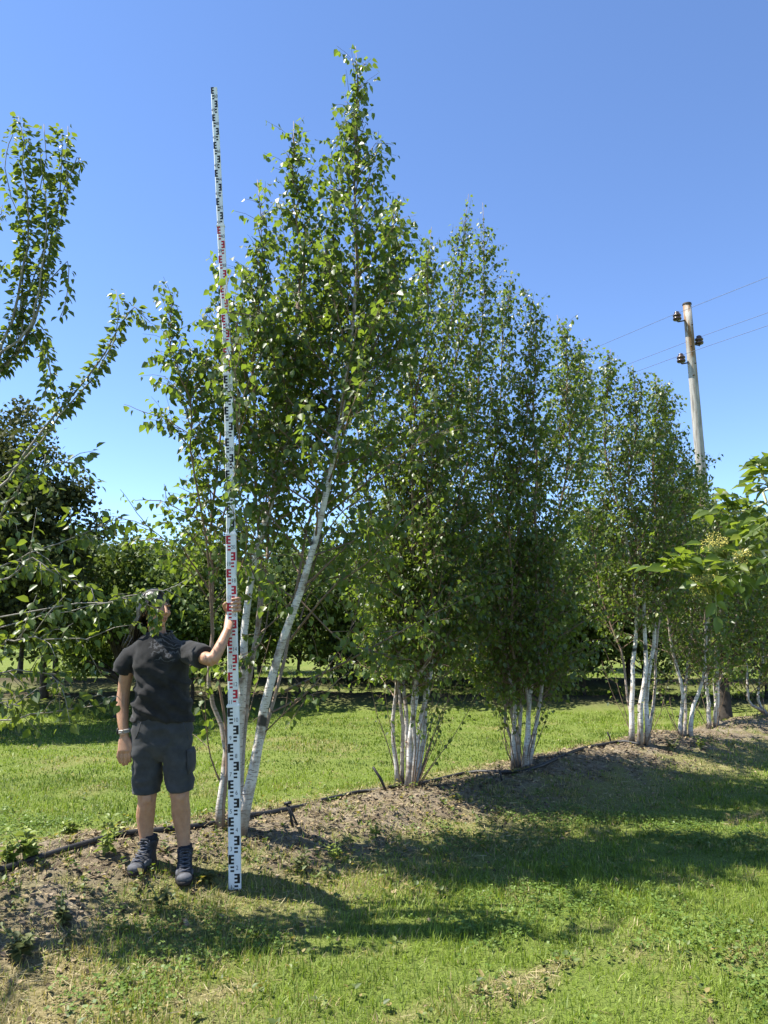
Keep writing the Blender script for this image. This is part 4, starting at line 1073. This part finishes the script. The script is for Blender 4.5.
# hair: cap and long strands behind the shoulder
hr = MB()
hr.ball(HP(0, .026, .036), (.089, .100, .096), HM, 22, 14)
for k in range(130):
    a_ = rng.uniform(-1, 1); th = math.pi * .5 + a_ * 1.75
    s0 = HP(.030 * math.cos(th), .02 + .03 * math.sin(th), .118)
    s1 = HP(.088 * math.cos(th), .018 + .094 * math.sin(th), .045 + rng.normal(0, .008))
    s2 = HP(.084 * math.cos(th) , .026 + .088 * math.sin(th), -.035)
    e0 = W(133 + rng.normal(0, 4.0), 634 + rng.normal(0, 3), .03 + rng.normal(0, .03))
    e1 = W(131 + rng.normal(0, 4.5), 650 + rng.normal(0, 6), .055 + rng.normal(0, .02))
    wgt = .5
    s3 = s2 * .35 + e0 * .65
    hr.tube(resample([s0, s1, s2, s3, e1], 11), np.linspace(.009, .0025, 11) * (.7 + .6 * rng.random()), 5)
for k in range(26):                                      # fringe swept over the temple
    th = rng.uniform(-.5, .9)
    hr.tube(resample([HP(.0 + th * .02, -.02, .124), HP(-.055 + .02 * th, -.060, .088), HP(-.078, -.030 + .02 * th, .030), HP(-.080, .0, -.045)], 8), np.linspace(.007, .003, 8), 5)
link('hair', hr.mesh('hair', True, M['hair']), None, person)

# t-shirt
sh = MB()
sh.loft([ering(W(162, 720), .174, .118), ering(W(162, 712), .172, .118), ering(W(162, 698), .162, .112), ering(W(162, 682), .155, .110), ering(W(161.5, 668), .160, .118), ering(W(161, 657), .162, .114), ering(W(160.5, 649), .152, .104), ering(W(160, 643), .136, .092), ering(W(159.5, 637.5), .100, .078), ering(W(159, 633), .074, .068)])
sh.tube(resample([W(146, 652), W(135, 654.5), W(127.5, 661), W(122, 674)], 9), np.linspace(.066, .063, 9), 18)
sh.tube(resample([W(176, 651), W(187, 651.5, -.04), W(197, 654, -.11), W(204, 657, -.165)], 9), np.linspace(.066, .062, 9), 18)
sme = remeshed(sh, .008, 5)
def shirt_fold(co, n_):
    z = co.z; q = 0
    low = max(0, min(1, (1.16 - z) / .14))
    f = mnoise.noise(Vector((co.x * 5.5 + 3, co.y * 5, z * 15 - co.x * 7)))
    g2 = mnoise.noise(Vector((co.x * 10, co.y * 9 + 7, z * 20 + co.x * 9)))
    rd = 1 - abs(mnoise.noise(Vector((co.x * 4.5 + z * 3 + 2, co.y * 4, z * 11 + co.x * 5)))) * 2.6
    rd2 = 1 - abs(mnoise.noise(Vector((co.x * 7 - z * 4, co.y * 6 + 3, z * 8 - co.x * 6)))) * 2.6
    q += (.004 + .012 * low) * f + .004 * g2 + (.007 + .010 * low) * max(0, rd) + .006 * max(0, rd2) - .004
    return q
ripple(sme, shirt_fold)
shirt = link('t_shirt', sme, M['shirt'], person)
col_ = MB(); col_.tube(np.array([W(159, 633.2) + [.079 * math.cos(a_), -.004 + .071 * math.sin(a_), .004 * math.cos(a_) + .012 * math.sin(a_)] for a_ in np.linspace(0, 2 * math.pi, 28)]), .0065, 6)
link('collar', col_.mesh('collar', True, M['shirt']), None, shirt)
# shorts
so = MB()
so.loft([ering(W(162.5, 760), .020, .06), ering(W(162.5, 756), .060, .08), ering(W(162, 750), .145, .100), ering(W(162, 745), .178, .112), ering(W(162, 730), .178, .112), ering(W(162, 716), .168, .106), ering(W(162, 710), .16, .10)])
so.loft([ering(W(148.5, 745), .085, .105), ering(W(147.6, 760), .080, .098), ering(W(147, 778), .077, .090), ering(W(146.6, 793), .078, .086)])
so.loft([ering(W(176.2, 745), .086, .105), ering(W(178.2, 760), .081, .098), ering(W(179.4, 778), .078, .090), ering(W(180, 790), .078, .086)])
some = remeshed(so, .008, 5)
def short_fold(co, n_):
    z = co.z
    f = mnoise.noise(Vector((co.x * 9 + z * 5, co.y * 7, z * 11 - 3))); g2 = mnoise.noise(Vector((co.x * 6 - z * 8 + 4, co.y * 8, z * 22)))
    rd = 1 - abs(mnoise.noise(Vector((co.x * 6 + z * 4, co.y * 5, z * 9 - co.x * 5)))) * 2.6
    return .008 * f + .006 * g2 + .010 * max(0, rd) - .003
ripple(some, short_fold)
shorts = link('shorts', some, M['shorts'], person)
pk_ = MB(); pk_.loft([ering(W(191, 772, .01), .010, .075), ering(W(191.5, 764, .01), .018, .080), ering(W(191.5, 752, .01), .016, .080), ering(W(190.5, 748, .01), .008, .078)])
link('pocket', pk_.mesh('pocket', True, M['shorts']), None, shorts)
for (xa, ya, xb, yb) in ((141, 722, 134, 741), (183, 722, 190, 740)):
    sm_ = MB(); sm_.tube(resample([W(xa, ya, -.118), W((xa + xb) / 2 + 1, (ya + yb) / 2, -.108), W(xb, yb, -.072)], 7), .003, 5)
    link('seam', sm_.mesh('seam', True, M['shorts']), None, shorts)
# boots and socks
def boot(ax, toe_yaw):
    a_ = np.array(ax, float)
    gzl = gz1(feet[0] + a_[0], feet[1] + a_[1] - .08) - feet[2]
    a_[2] = gzl
    R = yawM(toe_yaw)
    def L(x_, y_, z_): return a_ + R @ np.array([x_ * .94, y_ * .90, z_ * .66])
    def rg(cx, cy, cz, rx, ry): 
        r = ering((0, 0, 0), rx, ry, 20, 0, 0, 2.6); return np.array([L(cx + v[0] * (1 - 1.6 * max(0, -v[1] - .07)), cy + v[1], cz) for v in r])
    b_ = MB()
    b_.loft([rg(0, -.075, .012, .049, .140), rg(0, -.075, .035, .051, .142), rg(0, -.070, .055, .050, .132), rg(0, -.052, .080, .046, .108), rg(0, -.022, .105, .043, .078), rg(0, 0, .135, .044, .062), rg(0, .006, .170, .047, .060), rg(0, .008, .200, .050, .062), rg(0, .008, .208, .044, .056)])
    me = remeshed(b_, .006, 3)
    ripple(me, lambda co, n_: .0022 * mnoise.noise(co * 40))
    bt_ = link('boot', me, M['boot'], person)
    s_ = MB(); s_.loft([rg(0, -.078, -.012, .050, .142), rg(0, -.078, .0, .054, .148), rg(0, -.078, .018, .055, .149), rg(0, -.078, .024, .052, .145)])
    link('sole', s_.mesh('sole', True, M['sole']), None, bt_)
    tc_ = MB(); tc_.ball(L(0, -.178, .038), (.043, .040, .026), R, 16, 10); link('toe_cap', tc_.mesh('toe_cap', True, M['boot_grey']), None, bt_)
    tg = MB(); tg.loft([rg(0, -.062, .195, .026, .008), rg(0, -.066, .222, .028, .008), rg(0, -.068, .232, .022, .006)]); link('tongue', tg.mesh('tongue', True, M['boot']), None, bt_)
    lc = MB()
    for q in range(6):
        z = .078 + q * .022; yy = -.150 + .105 * min(1, (z - .078) / .075) - (.0 if q < 4 else .012)
        for s2_ in (-1, 1): lc.tube([L(-.030 * s2_, yy, z), L(0, yy - .010, z + .012), L(.030 * s2_, yy + .004, z + .022)], .0036, 6)
    for s2_ in (-1, 1): lc.tube(resample([L(0, -.068, .205), L(.022 * s2_, -.080, .208), L(.034 * s2_, -.078, .188), L(.016 * s2_, -.078, .184)], 8), .0032, 5)
    link('laces', lc.mesh('laces', True, M['lace']), None, bt_)
    for s2_ in (-1, 1):
        pn = MB(); pn.ball(L(.041 * s2_, -.095, .052), (.012, .050, .020), R, 12, 8)
        link('side_panel', pn.mesh('side_panel', True, M['boot_grey']), None, bt_)
    sk = MB(); sk.loft([rg(0, .008, .19, .043, .050), rg(0, .010, .225, .042, .046), rg(0, .012, .238, .040, .044)])
    link('sock', sk.mesh('sock', True, M['sock']), None, person)
boot(W(148, 866, .01), math.radians(-9)); boot(W(184.5, 867, .01), math.radians(15))
# watch
wt = MB(); wc = W(124.2, 732, -.042)
wt.tube(np.array([wc + [.031 * math.cos(a_), .027 * math.sin(a_), .004 * math.cos(a_)] for a_ in np.linspace(0, 2 * math.pi, 24)]), .0065, 6)
wt.tube(np.array([wc + [.031 * math.cos(a_), .027 * math.sin(a_), .010 + .004 * math.cos(a_)] for a_ in np.linspace(0, 2 * math.pi, 24)]), .0065, 6)
ws = link('wrist_watch', wt.mesh('wrist_watch', True, M['strap']), None, person)
wd_ = MB(); wd_.ball(wc + [-.034, -.006, .005], (.008, .020, .021)); link('watch_case', wd_.mesh('watch_case', True, M['black']), None, ws)

# ------------------------------------------------------------------ utility pole and its wires
PO = 14.0
def pole_mat():
    m, nt, out = nodes('pole_wood')
    g1 = noise_n(nt, 5, 5, .65, map_scale=(6, 6, .5)); c = ramp(nt, g1, [(.3, (.15, .13, .11)), (.5, (.33, .31, .275)), (.72, (.47, .45, .41))])
    a = N(nt, 'ShaderNodeTexCoord'); sx = N(nt, 'ShaderNodeSeparateXYZ'); nt.links.new(a.outputs['Object'], sx.inputs[0])
    ad = N(nt, 'ShaderNodeMath', operation='ADD'); n5 = noise_n(nt, 2.5, 4, .6, map_scale=(3, 3, 1)); 
    ml = N(nt, 'ShaderNodeMath', operation='MULTIPLY'); ml.inputs[1].default_value = 1.6; nt.links.new(n5, ml.inputs[0])
    nt.links.new(sx.outputs['Z'], ad.inputs[0]); nt.links.new(ml.outputs[0], ad.inputs[1])
    mr = N(nt, 'ShaderNodeMapRange'); mr.inputs['From Min'].default_value = 7.25; mr.inputs['From Max'].default_value = 7.75; nt.links.new(ad.outputs[0], mr.inputs['Value'])
    st = ramp(nt, noise_n(nt, 4, 4, .6, map_scale=(3, 3, .6)), [(.44, 0.), (.54, 1.)])
    c = mix(nt, mix(nt, 1.0, mr.outputs[0], st, 'MULTIPLY'), c, (.20, .12, .06))
    princ(nt, out, c, .85, .2, bump(nt, g1, .5, .01))
    return m
M['pole'] = pole_mat()
M['porcelain'] = simple('porcelain', (.045, .025, .020), .25, .6, .4, 8)
M['iron'] = simple('iron', (.05, .038, .03), .7, .4, .5, 30)
M['wire'] = simple('wire_mat', (.07, .085, .12), .5, .4, .2, 3)
pt = P(687, 305, PO); pb = P(702, 480, PO); dd = (pb - pt) / (pt[2] - pb[2]); pbase = pt + dd * pt[2]; pbase[2] = 0
pole = empty('utility_pole', pbase, 'weathered wooden utility pole with three dark insulators rising behind the birches', 'utility pole')
mb = MB(); hts = np.linspace(-.2, pt[2], 14); mb.tube(np.array([pbase + (pt - pbase) * (h / pt[2]) for h in hts]), np.linspace(.120, .080, 14), 16)
link('pole_shaft', mb.mesh('pole_shaft', True, M['pole'], pbase), None, pole)
mb = MB(); mb.tube([pt + [0, 0, .002], pt + [0, 0, .03]], [.090, .086], 16); link('pole_cap', mb.mesh('pole_cap', False, M['iron'], pbase), None, pole)
INS = []
for (px, py, s_) in ((677, 316, -1), (699, 340, 1), (681, 358, -1)):
    c = P(px, py, PO); f = (c[2] - .10 - pbase[2]) / pt[2]; ax_ = pbase + (pt - pbase) * f
    bk = MB(); bk.tube(resample([ax_ + [s_ * .07, -.02, 0], ax_ + [s_ * .16, -.02, -.02], np.array([c[0], c[1], c[2] - .11]), np.array([c[0], c[1], c[2] + .02])], 10), .014, 8)
    br = link('bracket', bk.mesh('bracket', True, M['iron'], pbase), None, pole)
    ib = MB(); rr = [.02, .075, .085, .072, .050, .050, .078, .082, .066, .046, .050, .050, .030]; zz_ = [-.085, -.085, -.06, -.035, -.03, -.015, -.012, .012, .035, .04, .06, .075, .09]
    ib.tube(np.array([c + [0, 0, z_] for z_ in zz_]), rr, 16)
    link('insulator', ib.mesh('insulator', True, M['porcelain'], pbase), None, br)
    INS.append(c + [0, -.05, .045])
for k, h_ in enumerate((.45, .9, 1.25, 1.5)):
    q = pt + (pbase - pt) * (h_ / pt[2]); mb = MB(); mb.ball(q + [.03 * (-1) ** k, -.1, 0], (.016, .02, .016)); link('bolt', mb.mesh('bolt', True, M['iron'], pbase), None, pole)
wdir = unit(np.array([-2.05, 3.2, 0]))
for c, lab in zip(INS, ('topmost overhead wire, held by the upper left insulator of the pole', 'middle overhead wire, held by the right insulator of the pole', 'lowest overhead wire, held by the lower left insulator of the pole')):
    mb = MB(); ts = np.linspace(-32, 30, 80); sag_ = .0009
    mb.tube(np.array([c + wdir * t_ + [0, 0, -.012 * abs(t_) + sag_ * t_ * t_ * .35] for t_ in ts]), .0042, 5)
    tag(link('overhead_wire', mb.mesh('overhead_wire', True, M['wire'], c), None, None, c), lab, 'wire', 'overhead wires on the pole')

# ------------------------------------------------------------------ elder sprig at the right edge
eb_ = np.array([2.75, 2.75, 0]); eb_[2] = gz1(eb_[0], eb_[1])
el = empty('elder_shrub', eb_, 'large-leaved elder shrub with yellow-green flower heads reaching in from the right edge', 'shrub')
T = Tree(); em = MB()
em.tube(resample([eb_ - [0, 0, .05], eb_ + [-.05, 0, .6], eb_ + [0.02, .05, 1.2], eb_ + [.1, 0, 1.9], eb_ + [.05, 0, 2.6]], 12), np.linspace(.04, .012, 12), 8)
link('main_stem', em.mesh('main_stem', True, M['fruit_bark'], eb_), None, el)
EL_P, EL_A, EL_N, EL_S, EL_W = [], [], [], [], []
def elder_leaf(p0, d, size, pairs=2):
    """a compound leaf: midrib, leaflet pairs and an end leaflet"""
    d = unit(np.asarray(d, float)); side = unit(np.cross(d, [0, 0, 1.0]) + rng.normal(0, .12, 3)); upv = np.cross(side, d)
    e = p0 + d * size * (1 + .75 * pairs) + [0, 0, -.02]
    T.twig.tube([p0, (p0 + e) / 2 + [0, 0, .008], e], [.0022, .0018, .0012], 5)
    def put(p, a):
        EL_P.append(p); EL_A.append(a); EL_N.append(upv * .6 + [0, -.35, .25] + rng.normal(0, .42, 3)); EL_S.append(size * (.95 + .5 * rng.random())); EL_W.append(.85)
    for q in range(pairs):
        c = p0 + (e - p0) * ((q + .7) / (pairs + .2))
        for s_ in (-1, 1): put(c, unit(d * .55 + side * s_ * .9 + [0, 0, -.32] + rng.normal(0, .16, 3)))
    put(e, unit(d + [0, 0, -.35]))
def elder_branch(pl, Ys, r, leaves, size=.062, root=1.3):
    c = resample([eb_ + [0, 0, root]] + [P(px, py, y) for (px, py), y in zip(pl, Ys)], 14)
    b_ = MB(); b_.tube(c, np.linspace(r, .003, 14), 7)
    link('branch', b_.mesh('branch', True, M['pale_stem'], eb_), None, el)
    for q in range(leaves):
        f = (.48 + .52 * (q + rng.random() * .6) / leaves) * 13; i_ = min(int(f), 12)
        p0 = c[i_] + (c[i_ + 1] - c[i_]) * (f - i_); tan = unit(c[i_ + 1] - c[i_])
        rr = rng.normal(0, 1, 3) + [0, -.4, .3]; o = unit(rr - tan * rr.dot(tan))
        elder_leaf(p0, tan * .55 + o * .8 + [0, 0, .1], size * (.75 + .5 * rng.random()), 2 if rng.random() < .7 else 1)
    return c
elder_branch([(790, 525), (755, 545), (722, 566), (690, 572), (664, 566)], [2.65, 2.62, 2.6, 2.58, 2.56], .008, 15, .043)
elder_branch([(800, 500), (765, 505), (740, 512), (720, 512)], [2.65, 2.65, 2.65, 2.65], .007, 15, .043)
elder_branch([(800, 500), (775, 490), (764, 478), (760, 470)], [2.5, 2.5, 2.5, 2.5], .007, 9, .043)
elder_branch([(800, 560), (765, 560), (735, 575), (705, 590)], [2.55, 2.5, 2.5, 2.5], .007, 15, .044)
elder_branch([(810, 540), (785, 535), (765, 530), (745, 535)], [2.7, 2.75, 2.8, 2.8], .007, 15, .044)
elder_branch([(830, 480), (800, 500), (780, 520), (762, 540)], [2.4, 2.45, 2.5, 2.5], .007, 15, .044)
for q in range(26):                                     # the bush beyond the frame
    az = rng.random() * 6.28
    if math.cos(az) < -.2: az += math.pi
    z0 = .6 + 1.9 * rng.random(); p0 = eb_ + [.05, 0, z0]; d = np.array([math.cos(az), math.sin(az), .35 + .5 * rng.random()])
    e = p0 + unit(d) * (.5 + .4 * rng.random())
    T.twig.tube(resample([p0, (p0 + e) / 2 + [0, 0, .05], e], 6), np.linspace(.008, .003, 6), 5)
    for k in range(5): elder_leaf(p0 + (e - p0) * (.35 + .65 * (k + 1) / 5), unit(d) * .5 + rng.normal(0, .6, 3), .065, 2)
T.lp, T.la, T.ln, T.ls, T.lw = [np.array(EL_P)], [np.array(EL_A)], [np.array(EL_N)], [np.array(EL_S)], [np.array(EL_W)]
tag(link('leaf_stalks', T.twig.mesh('leaf_stalks', True, M['green_stem'], eb_), None, el), kind='stuff')
place_leaves(T, el, eb_, 'elder_leaf', 'ovate', 300)
M['floret'] = simple('floret', (.50, .43, .10), .6, .3, .35, 60)
for (px, py, rr) in ((706, 580, .062), (715, 543, .046), (745, 558, .040), (700, 588, .035)):
    c = P(px, py, 2.5); mb = MB(); sk = MB(); root = c + [.05, .03, -.05]
    for q in range(280 if rr > .05 else 190):
        u = rng.random() ** .5 * rr; a_ = rng.random() * 6.28
        e = c + [u * math.cos(a_), u * math.sin(a_) * .8, .012 * rng.normal() - .35 * u * u / rr + .01]
        mb.ball(e, (.0022 * (.6 + .8 * rng.random()),) * 3, None, 5, 4)
        if q % 6 == 0: sk.tube([root, (root + e) / 2 + [0, 0, -.006], e], [.0016, .0012, .0007], 3)
    fl = tag(link('flower_head', mb.mesh('flower_head', True, M['floret'], eb_), None, el), kind='stuff')
    link('stalks', sk.mesh('stalks', True, M['green_stem'], eb_), None, fl)

# ------------------------------------------------------------------ hose, pegs, weeds
hpx = [(-30, 884), (0, 874), (50, 858), (110, 842), (150, 834), (210, 826), (250, 818), (300, 806), (350, 796), (395, 790), (430, 783), (470, 775), (520, 772), (560, 757), (585, 748), (615, 744), (640, 748)]
hp_ = np.array([ground_hit(px, py) for px, py in hpx])
hc = resample(hp_, 120)
hc[:, 2] = gz(hc[:, 0], hc[:, 1]); ker = np.ones(7) / 7
hc[:, 2] = np.convolve(np.pad(hc[:, 2], 3, 'edge'), ker, 'valid') + .012
mb = MB(); mb.tube(hc + [0, 0, .006], .0165, 8)
tag(link('irrigation_hose', mb.mesh('irrigation_hose', True, M['hose'], hc[0]), None, None, hc[0]), 'black irrigation hose running along the bank at the foot of the trees', 'hose')
def peg(px, py, tip, r, lab, fork=False):
    b_ = ground_hit(px, py); e = P(tip[0], tip[1], b_[1])
    mb = MB(); mb.tube([b_ - [0, 0, .05], b_ * .5 + e * .5, e], [r, r, r * .9], 7)
    if fork: mb.tube([b_ + [.035, .02, -.03], e + [.012, 0, -.01]], [r * .8, r * .8], 7); mb.tube([e + [-.02, 0, .0], e + [.03, 0, .012]], [r * 1.2, r * 1.2], 7)
    tag(link('peg', mb.mesh('peg', True, M['black'], b_), None, None, b_), lab, 'peg', 'black pegs along the hose')
peg(388, 790, (373, 767), .012, 'thick black peg leaning left beside the second birch')
peg(294, 826, (287, 804), .009, 'forked black hose peg between the first two birches', True)
peg(503, 782, (499, 770), .010, 'short upright black peg left of the third birch')
peg(612, 742, (607, 732), .010, 'short dark peg left of the bright white stems')
peg(634, 742, (630, 730), .011, 'dark peg at the foot of the bright white stems')
# small sticks
def weed(px, py, hgt, nst, label, mat, lsz, seed, spread=.6, group='weeds on the bank'):
    r_ = np.random.default_rng(seed)
    b_ = ground_hit(px, py); t = empty('weed_plant', b_, label, 'weed', group)
    st = MB(); p, a, nr, sz = [], [], [], []
    for k in range(nst):
        az = r_.random() * 6.28; l = hgt * (.6 + .6 * r_.random()); o = spread * l * r_.random()
        e = np.array([math.cos(az) * o, math.sin(az) * o, l]); md = e * .5 + [0, 0, .02]
        st.tube(resample([[0, 0, -.02], md, e], 5), np.linspace(.0035, .0015, 5), 5)
        nl = 7
        for q in range(nl):
            f = .25 + .75 * q / (nl - 1); c = e * f
            az2 = q * 2.4 + r_.random(); d = np.array([math.cos(az2), math.sin(az2), .15 + .3 * r_.normal()])
            p.append(c); a.append(d); nr.append(np.array([0, 0, 1]) + r_.normal(0, .35, 3)); sz.append(lsz * (1.15 - .55 * f) * (.7 + .6 * r_.random()))
    link('stems', st.mesh('stems', True, M['green_stem']), None, t)
    p, a, nr, sz = map(np.array, (p, a, nr, sz))
    V, f3, f4, kk = leafgeo(p, a, nr, sz, np.full(len(sz), .9), 'ovate')
    link('leaves', mesh_np('leaves', V, [f3, f4], True, {'tint': np.repeat(r_.random((len(sz), 3)), kk, axis=0)}, M[mat]), None, t)
weed(26, 862, .14, 9, 'bright green leafy weed clump at the left edge above the hose', 'weed_leaf', .075, 1, .9)
weed(6, 866, .11, 6, 'pale green weed cut by the left edge of the photo', 'weed_leaf', .06, 2, .9)
weed(68, 838, .09, 6, 'small bright weed between the left clump and the person', 'weed_leaf', .06, 3, .8)
weed(103, 858, .15, 7, 'yellowish green weed right beside the boot, just over the hose', 'weed_leaf', .055, 4, .7)
weed(108, 834, .10, 5, 'bright weed behind the hose left of the bare shin', 'weed_leaf', .055, 5, .7)
weed(206, 884, .08, 6, 'dark low weed between the right boot and the rod', 'dull_weed_leaf', .055, 6, .9)
weed(160, 912, .13, 6, 'wilted yellow-brown weed right in front of the boots', 'dull_weed_leaf', .05, 7, .6)
weed(60, 930, .12, 8, 'dull weed clump in the dry ground at the lower left', 'dull_weed_leaf', .05, 8, .8)
weed(18, 960, .12, 9, 'dark green weed clump at the lower left edge', 'dull_weed_leaf', .06, 9, .9)
weed(300, 872, .10, 7, 'green weed clump in the shade right of the rod', 'dull_weed_leaf', .05, 10, .9)
weed(335, 862, .10, 7, 'tufted weed at the grass edge right of the rod', 'weed_leaf', .04, 11, .8)
weed(376, 838, .08, 5, 'small green weed on the bank below the leaning peg', 'weed_leaf', .04, 12, .8)
weed(672, 752, .16, 6, 'dark weed tuft on the mound right of the bright white stems', 'dull_weed_leaf', .05, 13, .8)
weed(700, 750, .14, 7, 'yellowish weed patch at the foot of the forking birch', 'weed_leaf', .05, 14, .9)
